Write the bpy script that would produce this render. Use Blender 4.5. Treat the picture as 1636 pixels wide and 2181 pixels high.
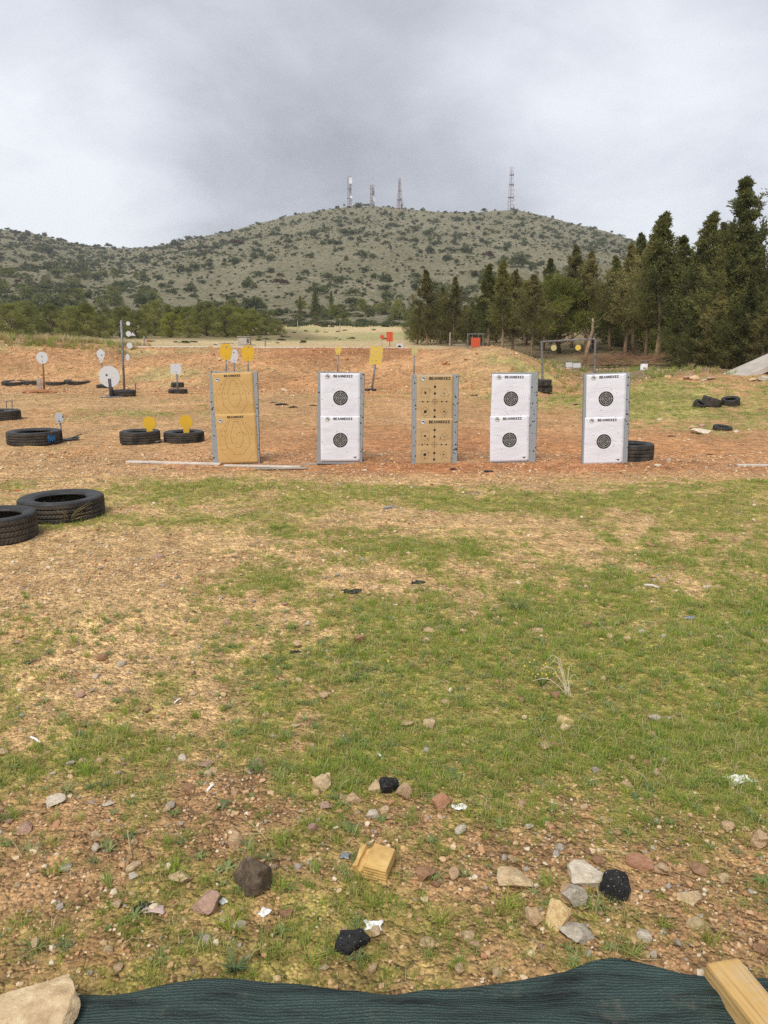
import bpy, bmesh, math, random
import numpy as np
from mathutils import Vector, Matrix

for o in list(bpy.data.objects):
    bpy.data.objects.remove(o)
SC = bpy.context.scene
COL = SC.collection

# ------------------------------------------------------------------ camera
F, CX, CY = 1638.0, 818.0, 1090.5            # focal length and centre in photograph pixels
EYE = 1.6
PITCH = math.atan((CY - 722.0) / F)
SP, CP = math.sin(PITCH), math.cos(PITCH)
cam = bpy.data.cameras.new('camera')
cam.sensor_fit = 'VERTICAL'
cam.sensor_height = 36.0
cam.lens = 36.0 * F / 2181.0
cam.clip_start = 0.05
cam.clip_end = 3000.0
camo = bpy.data.objects.new('camera', cam)
COL.objects.link(camo)
camo.location = (0, 0, EYE)
camo.rotation_euler = (math.pi / 2 - PITCH, 0, 0)
SC.camera = camo

# ------------------------------------------------------------------ sky, sun, exposure
SUN_EL, SUN_AZ = math.radians(52), math.radians(200)     # azimuth measured from +Y clockwise: behind and left of the camera
w = bpy.data.worlds.new('World')
SC.world = w
w.use_nodes = True
nt = w.node_tree
nt.nodes.clear()


def N(tree, kind, **kw):
    n = tree.nodes.new(kind)
    for k, v in kw.items():
        if k.startswith('i_'):
            n.inputs[k[2:].replace('_', ' ')].default_value = v
        else:
            setattr(n, k, v)
    return n


def L(tree, a, b):
    tree.links.new(a, b)


def math_node(tree, op, a, b=None, c=None):
    n = tree.nodes.new('ShaderNodeMath')
    n.operation = op
    for i, v in enumerate((a, b, c)):
        if v is None:
            continue
        if hasattr(v, 'is_linked'):
            tree.links.new(v, n.inputs[i])
        else:
            n.inputs[i].default_value = v
    return n.outputs[0]


def ramp(tree, fac, stops, interp='LINEAR'):
    n = tree.nodes.new('ShaderNodeValToRGB')
    n.color_ramp.interpolation = interp
    e = n.color_ramp.elements
    while len(e) < len(stops):
        e.new(0.5)
    for i, (p, c) in enumerate(stops):
        e[i].position = p
        e[i].color = (c[0], c[1], c[2], 1) if hasattr(c, '__len__') else (c, c, c, 1)
    if fac is not None:
        tree.links.new(fac, n.inputs[0])
    return n.outputs[0]


def mixc(tree, fac, a, b, blend='MIX'):
    n = tree.nodes.new('ShaderNodeMix')
    n.data_type = 'RGBA'
    n.blend_type = blend
    for s, v in ((n.inputs[0], fac), (n.inputs[6], a), (n.inputs[7], b)):
        if hasattr(v, 'is_linked'):
            tree.links.new(v, s)
        elif hasattr(v, '__len__'):
            s.default_value = (v[0], v[1], v[2], 1)
        else:
            s.default_value = v
    return n.outputs[2]


sky = N(nt, 'ShaderNodeTexSky', sky_type='NISHITA', sun_disc=False)
sky.sun_elevation = SUN_EL
sky.sun_rotation = SUN_AZ
sky.air_density = 1.0
sky.dust_density = 2.0
tc = N(nt, 'ShaderNodeTexCoord')
sep = N(nt, 'ShaderNodeSeparateXYZ')
L(nt, tc.outputs['Generated'], sep.inputs[0])
zc_ = math_node(nt, 'MAXIMUM', sep.outputs[2], 0.0)
den = math_node(nt, 'ADD', zc_, 0.34)
cx_ = math_node(nt, 'DIVIDE', sep.outputs[0], den)
cy_ = math_node(nt, 'DIVIDE', sep.outputs[1], den)
cmb = N(nt, 'ShaderNodeCombineXYZ')
L(nt, cx_, cmb.inputs[0])
L(nt, cy_, cmb.inputs[1])
cmb.inputs[2].default_value = 3.7
nz1 = N(nt, 'ShaderNodeTexNoise')
nz1.inputs['Scale'].default_value = 1.15
nz1.inputs['Detail'].default_value = 5.0
nz1.inputs['Roughness'].default_value = 0.45
nz1.inputs['Distortion'].default_value = 0.5
L(nt, cmb.outputs[0], nz1.inputs['Vector'])
nz2 = N(nt, 'ShaderNodeTexNoise')
nz2.inputs['Scale'].default_value = 3.2
nz2.inputs['Detail'].default_value = 7.0
nz2.inputs['Roughness'].default_value = 0.58
nz2.inputs['Distortion'].default_value = 0.35
L(nt, cmb.outputs[0], nz2.inputs['Vector'])
horiz = math_node(nt, 'MULTIPLY', math_node(nt, 'POWER', math_node(nt, 'SUBTRACT', 1.0, zc_), 6.0), 0.16)
cl = math_node(nt, 'ADD', math_node(nt, 'MULTIPLY', nz1.outputs[0], 0.68), math_node(nt, 'MULTIPLY', nz2.outputs[0], 0.34))
cl = math_node(nt, 'ADD', cl, horiz)


def lobe(px, py, tight, amount):
    # a broad thin or thick place in the cloud cover, seen in that direction
    u_, v_ = (px - CX) / F, (CY - py) / F
    d_ = Vector((u_, CP + v_ * SP, -SP + v_ * CP)).normalized()
    n_ = nt.nodes.new('ShaderNodeVectorMath')
    n_.operation = 'DOT_PRODUCT'
    nt.links.new(tc.outputs['Generated'], n_.inputs[0])
    n_.inputs[1].default_value = d_
    return math_node(nt, 'MULTIPLY', math_node(nt, 'POWER', math_node(nt, 'MAXIMUM', n_.outputs[1], 0.0), tight), amount)


for px_, py_, tg_, am_ in ((120, 470, 70, 0.24), (1430, 340, 70, 0.15), (700, 260, 32, -0.065), (1250, 60, 60, 0.05)):
    cl = math_node(nt, 'ADD', cl, lobe(px_, py_, tg_, am_))
cloud = ramp(nt, cl, [(0.36, (0.174, 0.181, 0.202)), (0.50, (0.232, 0.241, 0.266)), (0.62, (0.305, 0.318, 0.348)), (0.78, (0.405, 0.418, 0.440))])
skyc = mixc(nt, 1.0, sky.outputs[0], (0.07, 0.07, 0.07), 'MULTIPLY')
mixed = mixc(nt, 0.93, skyc, cloud)
bg = N(nt, 'ShaderNodeBackground')
L(nt, mixed, bg.inputs[0])
bg.inputs[1].default_value = 1.0
wo = N(nt, 'ShaderNodeOutputWorld')
L(nt, bg.outputs[0], wo.inputs[0])

sun = bpy.data.lights.new('sun', 'SUN')
sun.energy = 1.5
sun.angle = math.radians(35)
sun.color = (1.0, 0.955, 0.89)
suno = bpy.data.objects.new('sun', sun)
COL.objects.link(suno)
sd = Vector((math.sin(SUN_AZ) * math.cos(SUN_EL), math.cos(SUN_AZ) * math.cos(SUN_EL), math.sin(SUN_EL)))
suno.rotation_euler = sd.to_track_quat('Z', 'Y').to_euler()
suno.location = (0, -5, 20)

vs = SC.view_settings
vs.view_transform = 'Standard'
vs.look = 'None'
vs.gamma = 1.0
vs.exposure = 1.25
vs.use_curve_mapping = False
SC.cycles.use_denoising = False
SC.cycles.volume_bounces = 0
SC.cycles.max_bounces = 6
SC.cycles.transparent_max_bounces = 8

# ------------------------------------------------------------------ numeric helpers
def _hash(ix, iy, s):
    h = (ix.astype(np.int64) * 374761393 + iy.astype(np.int64) * 668265263 + s * 982451653) & 0xFFFFFFFF
    h = ((h ^ (h >> 13)) * 1274126177) & 0xFFFFFFFF
    h = h ^ (h >> 16)
    return (h & 0xFFFFFF) / float(0xFFFFFF)


def vnoise(x, y, s=0):
    x = np.asarray(x, float); y = np.asarray(y, float)
    ix = np.floor(x); iy = np.floor(y)
    fx = x - ix; fy = y - iy
    fx = fx * fx * (3 - 2 * fx); fy = fy * fy * (3 - 2 * fy)
    ix = ix.astype(np.int64); iy = iy.astype(np.int64)
    a = _hash(ix, iy, s); b = _hash(ix + 1, iy, s)
    c = _hash(ix, iy + 1, s); d = _hash(ix + 1, iy + 1, s)
    return (a + (b - a) * fx) * (1 - fy) + (c + (d - c) * fx) * fy


def fbm(x, y, s=0, oct=4, gain=0.5):
    t = 0.0; a = 1.0; n = 0.0
    for i in range(oct):
        t = t + a * (vnoise(np.asarray(x) * 2 ** i + 17.3 * i, np.asarray(y) * 2 ** i - 9.1 * i, s + i) - 0.5)
        n += a
        a *= gain
    return t / n * 2.0                      # about -1..1


def sst(a, b, x):
    t = np.clip((np.asarray(x, float) - a) / (b - a), 0, 1)
    return t * t * (3 - 2 * t)


def ray(px, py):
    u = (px - CX) / F
    v = (CY - py) / F
    return np.array([u, CP + v * SP, -SP + v * CP])


def at(px, py, Y):
    d = ray(px, py)
    k = Y / d[1]
    return np.array([d[0] * k, Y, EYE + d[2] * k])


def zcam(p):
    return p[1] * CP + (EYE - p[2]) * SP


def mpx(p):
    """metres that one photograph pixel spans at point p"""
    return zcam(p) / F


# ------------------------------------------------------------------ the lie of the land
SIL = [(-500, 440), (-250, 455), (0, 487), (60, 495), (120, 510), (180, 521), (245, 528), (270, 530), (330, 525), (400, 511), (470, 496),
       (540, 478), (610, 461), (680, 446), (740, 438), (790, 436), (850, 441), (920, 449), (980, 453), (1030, 451), (1085, 447),
       (1130, 453), (1180, 464), (1230, 477), (1290, 492), (1340, 509), (1400, 530), (1440, 545), (1540, 580), (1700, 610), (2100, 640)]
_rs = [ray(a, b) for a, b in SIL]
RAZ = np.array([math.atan2(r[0], r[1]) for r in _rs])
REL = np.array([math.atan2(r[2], math.hypot(r[0], r[1])) for r in _rs])
RD = np.interp(RAZ, np.radians([-35, -16, -5, 5, 12, 30]), [640, 600, 520, 500, 540, 560])
HILL0 = 150.0


def field_z(y):
    return np.interp(y, [28, 45, 100, 150, 170], [1.2, 1.27, 2.55, 4.2, 5.0])


CRX = [-40, -16, -13, -11, -9.5, 0.8, 2.2, 2.9, 3.4, 4.1, 4.8, 5.5, 6.1, 6.9, 9, 40]
CRZ = [1.7, 1.62, 1.5, 1.38, 1.27, 1.25, 1.17, 1.26, 1.18, 1.32, 1.16, 0.92, 0.70, 0.48, 0.45, 0.7]


def H(x, y):
    x = np.asarray(x, float); y = np.asarray(y, float)
    z = 0.035 * fbm(x * 0.45, y * 0.45, 3, 3) + 0.02 * fbm(x * 2.2, y * 2.2, 5, 3) + 0.007 * fbm(x * 9, y * 9, 8, 3)
    # slightly proud red soil where the boards stand
    z = z + 0.035 * np.exp(-((y - 10.0) / 0.28) ** 2) * sst(-0.9, -0.2, x) * (1 - sst(4.0, 5.0, x)) * (0.8 + 0.5 * fbm(x * 3, y * 3, 12, 2))
    bx = fbm(x * 0.22, 3.1 + 0 * y, 21, 2)
    pile = np.exp(-((x - 3.7) / 1.9) ** 2)
    y0 = 25.6 - 3.4 * pile + 1.0 * bx
    y1 = 30.6 - 2.4 * pile + 0.6 * bx
    crest = np.interp(x, CRX, CRZ)
    lump = 0.17 * fbm(x * 0.7, y * 0.7, 31, 3) + 0.05 * fbm(x * 3.1, y * 3.1, 33, 3)
    tb = np.clip((y - y0) / (y1 - y0), 0, 1)
    tb = tb * tb * (3 - 2 * tb) * 0.55 + tb * 0.45
    berm = crest * tb + lump * np.sin(np.clip(tb, 0, 1) * math.pi) * 0.8
    bank = 0.58 * sst(14.6, 20.5, y + 0.4 * fbm(x * 0.4, y * 0.4, 41, 2)) * sst(3.6, 6.6, x - 0.22 * (y - 16)) * (0.85 + 0.5 * fbm(x * 0.5, y * 0.35, 44, 3))
    z = z * (1 - 0.3 * tb) + np.maximum(berm, bank)
    back = field_z(y) + 0.05 * fbm(x * 0.2, y * 0.2, 51, 3) + 0.22 * fbm(x * 0.05, y * 0.07, 52, 3) * sst(45, 80, y)
    k = sst(32.5, 52, y)
    z = z * (1 - k) + back * k
    # hill
    r = np.hypot(x, y)
    az = np.arctan2(x, np.maximum(y, 1e-3))
    D = np.interp(az, RAZ, RD)
    zr = EYE + D * np.tan(np.interp(az, RAZ, REL))
    t = np.clip((r - HILL0) / (D - HILL0), 0, 3)
    g = np.where(t < 1, t ** 1.22, 1 - 0.9 * np.maximum(t - 1, 0) ** 1.6)
    gul = fbm(x * 0.016 + 0.006 * y, y * 0.006, 61, 3)
    gul2 = fbm(x * 0.05, y * 0.03, 65, 4)
    edge = np.clip(t, 0, 1) * np.clip(1.02 - t, 0, 1) * 4
    hz = field_z(HILL0) + (zr - field_z(HILL0)) * g + edge * (7.0 * gul + 2.0 * gul2) + 0.5 * gul2 * np.clip(t * 3, 0, 1)
    kh = sst(HILL0 - 4, HILL0 + 8, r)
    return z * (1 - kh) + hz * kh


def h1(x, y):
    return float(H(np.array([x]), np.array([y]))[0])


_ts = np.concatenate([np.linspace(1.0, 12, 900), np.linspace(12, 60, 1500)[1:], np.linspace(60, 700, 2600)[1:]])


def hit(px, py):
    """first ground point seen at photograph pixel (px, py)"""
    d = ray(px, py)
    ts = _ts
    if d[2] < -0.09:
        ts = np.linspace((EYE - 0.75) / -d[2], (EYE + 0.15) / -d[2], 260)
    elif d[2] < -0.02:
        ts = _ts[(_ts > 8) & (_ts < 60)]
    X, Y, Z = d[0] * ts, d[1] * ts, EYE + d[2] * ts
    below = np.nonzero(Z < H(X, Y))[0]
    if len(below) == 0:
        return None
    i = below[0]
    if i == 0:
        t = ts[0]
    else:
        a, b = ts[i - 1], ts[i]
        for _ in range(12):
            m = (a + b) / 2
            if EYE + d[2] * m < h1(d[0] * m, d[1] * m):
                b = m
            else:
                a = m
        t = b
    return np.array([d[0] * t, d[1] * t, EYE + d[2] * t])


# ground cover masks (in metres on the ground)
def blob(x, y, cx, cy, rx, ry):
    return np.exp(-(((x - cx) / rx) ** 2 + ((y - cy) / ry) ** 2))


def grassy(x, y):
    x = np.asarray(x, float); y = np.asarray(y, float)
    base = np.interp(y, [1.3, 1.75, 2.1, 2.4, 2.7, 3.6, 4.4, 5.2, 6.2, 7.5, 8.6, 9.2, 10.5, 14, 18, 22, 26],
                     [0.32, 0.42, 0.48, 0.58, 0.70, 0.76, 0.60, 0.50, 0.40, 0.42, 0.40, 0.14, 0.06, 0.12, 0.18, 0.24, 0.12])
    g = base
    u = x / np.maximum(y, 1.0)
    g = g - 0.42 * sst(-0.14, -0.36, u) * sst(2.9, 3.6, y) * (1 - sst(6.0, 6.8, y))
    g = g + 0.17 * sst(0.0, 0.3, u) * sst(2.3, 2.8, y) * (1 - sst(4.4, 5.4, y)) + 0.10 * sst(-0.3, 0.0, u) * sst(2.3, 2.7, y) * (1 - sst(3.4, 4.2, y))
    g = g - 0.25 * sst(-0.30, -0.5, u) * sst(2.0, 2.4, y) * (1 - sst(2.9, 3.3, y))
    g = g + 0.55 * blob(x, y, -2.2, 7.75, 0.95, 0.75) + 0.5 * blob(x, y, -2.7, 6.75, 1.2, 0.25)
    g = g + 0.38 * blob(x, y, 2.0, 7.6, 1.6, 0.8) + 0.40 * blob(x, y, 3.6, 6.6, 1.5, 1.5)
    g = g + 0.30 * blob(x, y, 0.15, 7.9, 0.8, 0.6)
    g = g + 0.72 * blob(x, y, 6.3, 16.3, 2.4, 3.2) + 0.30 * blob(x, y, 5.0, 20.5, 2.5, 2.5) + 0.3 * blob(x, y, 9.0, 19.5, 3, 3)
    g = g + 0.35 * blob(x, y, -5.5, 16.8, 2.6, 1.3) + 0.25 * blob(x, y, -7.5, 27.5, 5, 1.6) + 0.2 * blob(x, y, 1.5, 24.5, 3, 1.2)
    g = g + 0.55 * blob(x, y, 4.8, 26, 1.4, 1.6)
    n = 0.62 * fbm(x * 1.4, y * 1.2, 71, 4) + 0.46 * fbm(x * 6.0, y * 6.0, 77, 3)
    return np.clip(g + n * (0.5 + 0.5 * sst(0.1, 0.6, g)), 0, 1)


def zone(x, y):
    """real colour of the bare ground: soils, moss, straw, forest floor"""
    x = np.asarray(x, float); y = np.asarray(y, float)
    C = lambda r, g, b: np.array([r, g, b])[None, :]
    def mix(a, b, t):
        t = np.clip(t, 0, 1)[:, None]
        return a * (1 - t) + b * t
    n1 = fbm(x * 0.7, y * 0.7, 81, 4); n2 = fbm(x * 0.25, y * 0.4, 83, 3)
    c = np.repeat(C(0.285, 0.172, 0.088), len(x), 0)                         # damp brown earth
    c = mix(c, C(0.43, 0.285, 0.145), sst(2.3, 3.6, y + 0.4 * n1))           # tan gravelly earth
    c = mix(c, C(0.43, 0.225, 0.112), sst(8.4, 10.0, y + 0.5 * n1) * (0.45 + 0.5 * n2 + 0.35 * sst(-4, -1.5, x)))
    c = mix(c, C(0.40, 0.20, 0.09), sst(-0.1, 0.5, n1 + n2) * sst(9.2, 9.8, y) * 0.7)
    c = mix(c, C(0.37, 0.160, 0.073), blob(x, y, 1.6, 9.6, 3.0, 0.35) * 0.9 + blob(x, y, 1.0, 12.0, 3.0, 1.8) * 0.65)
    c = mix(c, C(0.44, 0.32, 0.165), sst(13, 16, y) * (1 - sst(21, 24, y)) * 0.45 * (0.5 + n2))
    c = mix(c, C(0.395, 0.222, 0.112), sst(24.5, 27.5, y) * (1 - sst(5.0, 6.5, x)) * 0.9)
    c = mix(c, C(0.30, 0.130, 0.058), sst(28.0, 29.5, y) * (1 - sst(31.2, 32, y)) * sst(-5.5, -2.5, x) * (1 - sst(0.8, 2.2, x)) * 0.75)
    c = mix(c, C(0.33, 0.27, 0.125), sst(0.05, 0.5, fbm(x * 0.55, y * 0.8, 87, 3)) * sst(24, 25.5, y) * (1 - sst(31, 32, y)) * (1 - sst(-7.5, -5.5, x)) * 0.8)
    c = mix(c, C(0.45, 0.29, 0.145), blob(x, y, 3.9, 26, 2.2, 4.5))
    c = mix(c, C(0.33, 0.255, 0.135), sst(6, 8, x) * sst(22, 27, y))
    g = grassy(x, y)
    c = mix(c, C(0.235, 0.205, 0.058), sst(0.3, 0.85, g) * (1 - sst(10, 14, y)) * 0.85)
    c = mix(c, C(0.255, 0.235, 0.085), sst(0.3, 0.75, g) * sst(10, 14, y) * 0.85)
    f = sst(31.5, 36, y)
    fld = mix(np.repeat(C(0.42, 0.325, 0.19), len(x), 0), C(0.30, 0.27, 0.13), sst(0.0, 0.6, fbm(x * 0.09, y * 0.05, 91, 4)))
    fld = mix(fld, C(0.43, 0.29, 0.165), sst(0.25, 0.6, fbm(x * 0.06, y * 0.10, 95, 3)))
    c = np.where(f[:, None] > 0, mix(c, fld, f), c)
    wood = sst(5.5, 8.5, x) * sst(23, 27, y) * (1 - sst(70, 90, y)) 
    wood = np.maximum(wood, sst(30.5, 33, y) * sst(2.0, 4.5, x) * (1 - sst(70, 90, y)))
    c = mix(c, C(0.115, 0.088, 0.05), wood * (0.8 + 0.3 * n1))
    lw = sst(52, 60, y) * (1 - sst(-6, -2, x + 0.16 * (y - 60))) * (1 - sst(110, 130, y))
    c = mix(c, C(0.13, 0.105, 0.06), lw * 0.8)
    c = c * np.array([1.34, 1.34, 1.25])[None, :]
    rd_ = (sst(8.8, 9.6, y) * (1 - sst(31.5, 33.5, y)) * (1 - sst(0.35, 0.7, g)))[:, None]
    c = c * (1 - rd_ * np.array([0.06, 0.06, 0.04])[None, :])
    # churned and washed-out places on the bank
    bz = sst(23, 25.5, y) * (1 - sst(31.5, 33, y))
    c = c * (1 + 0.42 * bz * fbm(x * 0.9, y * 1.6, 97, 4) + 0.25 * sst(9, 10, y) * (1 - bz) * fbm(x * 1.1, y * 0.8, 98, 4) * (1 - sst(32, 36, y)))[:, None]
    return np.clip(c, 0.01, 1)


# ------------------------------------------------------------------ object helpers
def tag(o, label=None, cat=None, group=None, kind=None):
    if label: o['label'] = label
    if cat: o['category'] = cat
    if group: o['group'] = group
    if kind: o['kind'] = kind
    return o


def thing(name, label, cat, loc=(0, 0, 0), rotz=0.0, group=None, scale=1.0, rot=None):
    o = bpy.data.objects.new(name, None)
    o.empty_display_size = 0.05
    COL.objects.link(o)
    o.location = tuple(float(v) for v in loc)
    o.rotation_euler = rot if rot is not None else (0, 0, rotz)
    o.scale = (scale,) * 3 if not hasattr(scale, '__len__') else scale
    return tag(o, label, cat, group)


def link(name, me, parent=None, loc=(0, 0, 0), rot=(0, 0, 0), scale=None):
    o = bpy.data.objects.new(name, me)
    COL.objects.link(o)
    o.location = tuple(float(v) for v in loc)
    o.rotation_euler = rot
    if scale is not None:
        o.scale = scale
    if parent is not None:
        o.parent = parent
    return o


def np_mesh(name, verts, faces, mat=None, smooth=False):
    """verts (N,3), faces (M,k) with the same k for all faces"""
    me = bpy.data.meshes.new(name)
    verts = np.asarray(verts, np.float32); faces = np.asarray(faces, np.int32)
    k = faces.shape[1]
    me.vertices.add(len(verts)); me.vertices.foreach_set('co', verts.ravel())
    me.loops.add(faces.size); me.loops.foreach_set('vertex_index', faces.ravel())
    me.polygons.add(len(faces)); me.polygons.foreach_set('loop_start', np.arange(0, faces.size, k, dtype=np.int32))
    me.polygons.foreach_set('loop_total', np.full(len(faces), k, np.int32))
    if smooth:
        me.polygons.foreach_set('use_smooth', np.ones(len(faces), bool))
    me.update(calc_edges=True)
    if mat: me.materials.append(mat)
    return me


class MB:
    """collects simple solids into one mesh"""
    def __init__(self):
        self.v = []; self.f = []

    def add(self, vs, fs):
        b = len(self.v)
        self.v += [tuple(float(c) for c in p) for p in vs]
        self.f += [tuple(b + i for i in f) for f in fs]
        return self

    def box(self, c, s, rot=None):
        hx, hy, hz = s[0] / 2, s[1] / 2, s[2] / 2
        pts = [Vector((x, y, z)) for x in (-hx, hx) for y in (-hy, hy) for z in (-hz, hz)]
        if rot is not None:
            pts = [rot @ p for p in pts]
        c = Vector(c)
        return self.add([p + c for p in pts], [(0, 1, 3, 2), (4, 6, 7, 5), (0, 4, 5, 1), (2, 3, 7, 6), (0, 2, 6, 4), (1, 5, 7, 3)])

    def tube(self, p0, p1, r0, r1=None, n=8, caps=True):
        r1 = r0 if r1 is None else r1
        p0, p1 = Vector(p0), Vector(p1)
        d = (p1 - p0).normalized()
        a = d.orthogonal().normalized(); b = d.cross(a)
        vs = []
        for p, r in ((p0, r0), (p1, r1)):
            for i in range(n):
                t = 2 * math.pi * i / n
                vs.append(p + (a * math.cos(t) + b * math.sin(t)) * r)
        fs = [(i, (i + 1) % n, n + (i + 1) % n, n + i) for i in range(n)]
        if caps:
            fs += [tuple(range(n - 1, -1, -1)), tuple(range(n, 2 * n))]
        return self.add(vs, fs)

    def path(self, pts, rs, n=7):
        """a continuous tapered tube through pts"""
        pts = [Vector(p) for p in pts]
        vs = []; fs = []
        up = Vector((0.31, 0.2, 0.93))
        for i, p in enumerate(pts):
            d = (pts[min(i + 1, len(pts) - 1)] - pts[max(i - 1, 0)]).normalized()
            a = d.cross(up)
            if a.length < 0.05:
                a = d.cross(Vector((1, 0, 0)))
            a.normalize(); b = d.cross(a)
            for k in range(n):
                t = 2 * math.pi * k / n
                vs.append(p + (a * math.cos(t) + b * math.sin(t)) * rs[i])
        for i in range(len(pts) - 1):
            for k in range(n):
                fs.append((i * n + k, i * n + (k + 1) % n, (i + 1) * n + (k + 1) % n, (i + 1) * n + k))
        fs += [tuple(range(n - 1, -1, -1)), tuple(range((len(pts) - 1) * n, len(pts) * n))]
        return self.add(vs, fs)

    def prism(self, outline, y0, y1, M=None):
        """outline in the xz plane (counter clockwise), extruded from y0 to y1"""
        n = len(outline)
        vs = [Vector((x, y0, z)) for x, z in outline] + [Vector((x, y1, z)) for x, z in outline]
        if M is not None:
            vs = [M @ p for p in vs]
        fs = [tuple(range(n)), tuple(range(2 * n - 1, n - 1, -1))] + [(i, n + i, n + (i + 1) % n, (i + 1) % n) for i in range(n)]
        return self.add(vs, fs)

    def mesh(self, name, mat, smooth=False, bevel=0.0):
        me = bpy.data.meshes.new(name)
        me.from_pydata(self.v, [], self.f)
        if bevel > 0:
            bm = bmesh.new(); bm.from_mesh(me)
            bmesh.ops.recalc_face_normals(bm, faces=bm.faces)
            bmesh.ops.bevel(bm, geom=list(bm.edges), offset=bevel, segments=2, affect='EDGES', profile=0.6)
            bm.to_mesh(me); bm.free()
        if smooth:
            for p in me.polygons: p.use_smooth = True
        me.update()
        if mat: me.materials.append(mat)
        return me

    def build(self, name, mat, parent=None, smooth=False, bevel=0.0, **kw):
        return link(name, self.mesh(name, mat, smooth, bevel), parent, **kw)


def copy_tree(o, parent=None):
    c = o.copy()
    COL.objects.link(c)
    if parent is not None:
        c.parent = parent
    for ch in list(o.children):
        copy_tree(ch, c)
    return c


# ------------------------------------------------------------------ materials
def mat_new(name):
    m = bpy.data.materials.new(name)
    m.use_nodes = True
    t = m.node_tree
    b = t.nodes['Principled BSDF']
    b.inputs['Roughness'].default_value = 0.85
    b.inputs['Specular IOR Level'].default_value = 0.25
    return m, t, b


def noise(t, scale, detail=4, rough=0.55, vec=None, dist=0.0):
    n = N(t, 'ShaderNodeTexNoise')
    n.inputs['Scale'].default_value = scale
    n.inputs['Detail'].default_value = detail
    n.inputs['Roughness'].default_value = rough
    n.inputs['Distortion'].default_value = dist
    if vec is not None:
        L(t, vec, n.inputs['Vector'])
    return n.outputs[0]


def objco(t):
    return N(t, 'ShaderNodeTexCoord').outputs['Object']


def bump(t, b, h, dist, strength=1.0):
    n = N(t, 'ShaderNodeBump')
    n.inputs['Strength'].default_value = strength
    n.inputs['Distance'].default_value = dist
    L(t, h, n.inputs['Height'])
    L(t, n.outputs[0], b.inputs['Normal'])


def mat_mottled(name, c0, c1, scale=8.0, rough=0.85, bumpd=0.0, bscale=None, detail=5, spec=0.25, metallic=0.0):
    m, t, b = mat_new(name)
    v = objco(t)
    nz = noise(t, scale, detail, 0.6, v)
    L(t, ramp(t, nz, [(0.32, c0), (0.68, c1)]), b.inputs['Base Color'])
    b.inputs['Roughness'].default_value = rough
    b.inputs['Specular IOR Level'].default_value = spec
    b.inputs['Metallic'].default_value = metallic
    if bumpd:
        bump(t, b, noise(t, bscale or scale * 4, 5, 0.6, v), bumpd)
    return m


def mat_paint(name, paint, chip, chips=0.5, scale=30.0, rust=None, rough=0.55):
    """paint shot through with round bullet marks that show bare metal"""
    m, t, b = mat_new(name)
    v = objco(t)
    vo = N(t, 'ShaderNodeTexVoronoi')
    vo.inputs['Scale'].default_value = scale
    L(t, v, vo.inputs['Vector'])
    dist = vo.outputs['Distance']
    sepc = N(t, 'ShaderNodeSeparateColor')
    L(t, vo.outputs['Color'], sepc.inputs[0])
    size = math_node(t, 'MULTIPLY', sepc.outputs[0], 0.42)
    on = math_node(t, 'LESS_THAN', sepc.outputs[1], chips)
    dd = math_node(t, 'ADD', dist, math_node(t, 'MULTIPLY', noise(t, scale * 2.5, 3, 0.6, v), 0.25))
    mk = math_node(t, 'MULTIPLY', math_node(t, 'LESS_THAN', math_node(t, 'SUBTRACT', dd, 0.1), size), on)
    base = mixc(t, noise(t, 7, 5, 0.6, v), tuple(0.86 * c for c in paint), paint)
    if rust:
        rz = ramp(t, noise(t, 5, 6, 0.65, v), [(0.58, 0.0), (0.70, 1.0)])
        base = mixc(t, rz, base, rust)
    L(t, mixc(t, mk, base, chip), b.inputs['Base Color'])
    b.inputs['Roughness'].default_value = rough
    return m


def mat_random(name, cols, rough=0.9, var=0.25, scale=30, bumpd=0.0, spec=0.2, leafy=0.0):
    """colour picked per object / per instance"""
    m, t, b = mat_new(name)
    oi = N(t, 'ShaderNodeObjectInfo')
    n = len(cols)
    c = ramp(t, oi.outputs['Random'], [((i + 0.0) / n, col) for i, col in enumerate(cols)], 'CONSTANT')
    v = objco(t)
    nz = noise(t, scale, 4, 0.6, v)
    mul = math_node(t, 'ADD', 1 - var, math_node(t, 'MULTIPLY', nz, 2 * var))
    cc = N(t, 'ShaderNodeCombineColor')
    for i in range(3):
        L(t, mul, cc.inputs[i])
    fin = mixc(t, 1.0, c, cc.outputs[0], 'MULTIPLY')
    L(t, fin, b.inputs['Base Color'])
    b.inputs['Roughness'].default_value = rough
    b.inputs['Specular IOR Level'].default_value = spec
    if leafy:
        see_through_leaf(t, b, fin, leafy)
    if bumpd:
        bump(t, b, noise(t, scale * 2, 4, 0.6, v), bumpd)
    return m


def see_through_leaf(t, b, col, k):
    tr = N(t, 'ShaderNodeBsdfTranslucent')
    L(t, col, tr.inputs['Color'])
    mx = N(t, 'ShaderNodeMixShader')
    mx.inputs[0].default_value = k
    L(t, b.outputs[0], mx.inputs[1])
    L(t, tr.outputs[0], mx.inputs[2])
    out = [n for n in t.nodes if n.type == 'OUTPUT_MATERIAL'][0]
    L(t, mx.outputs[0], out.inputs['Surface'])


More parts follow.
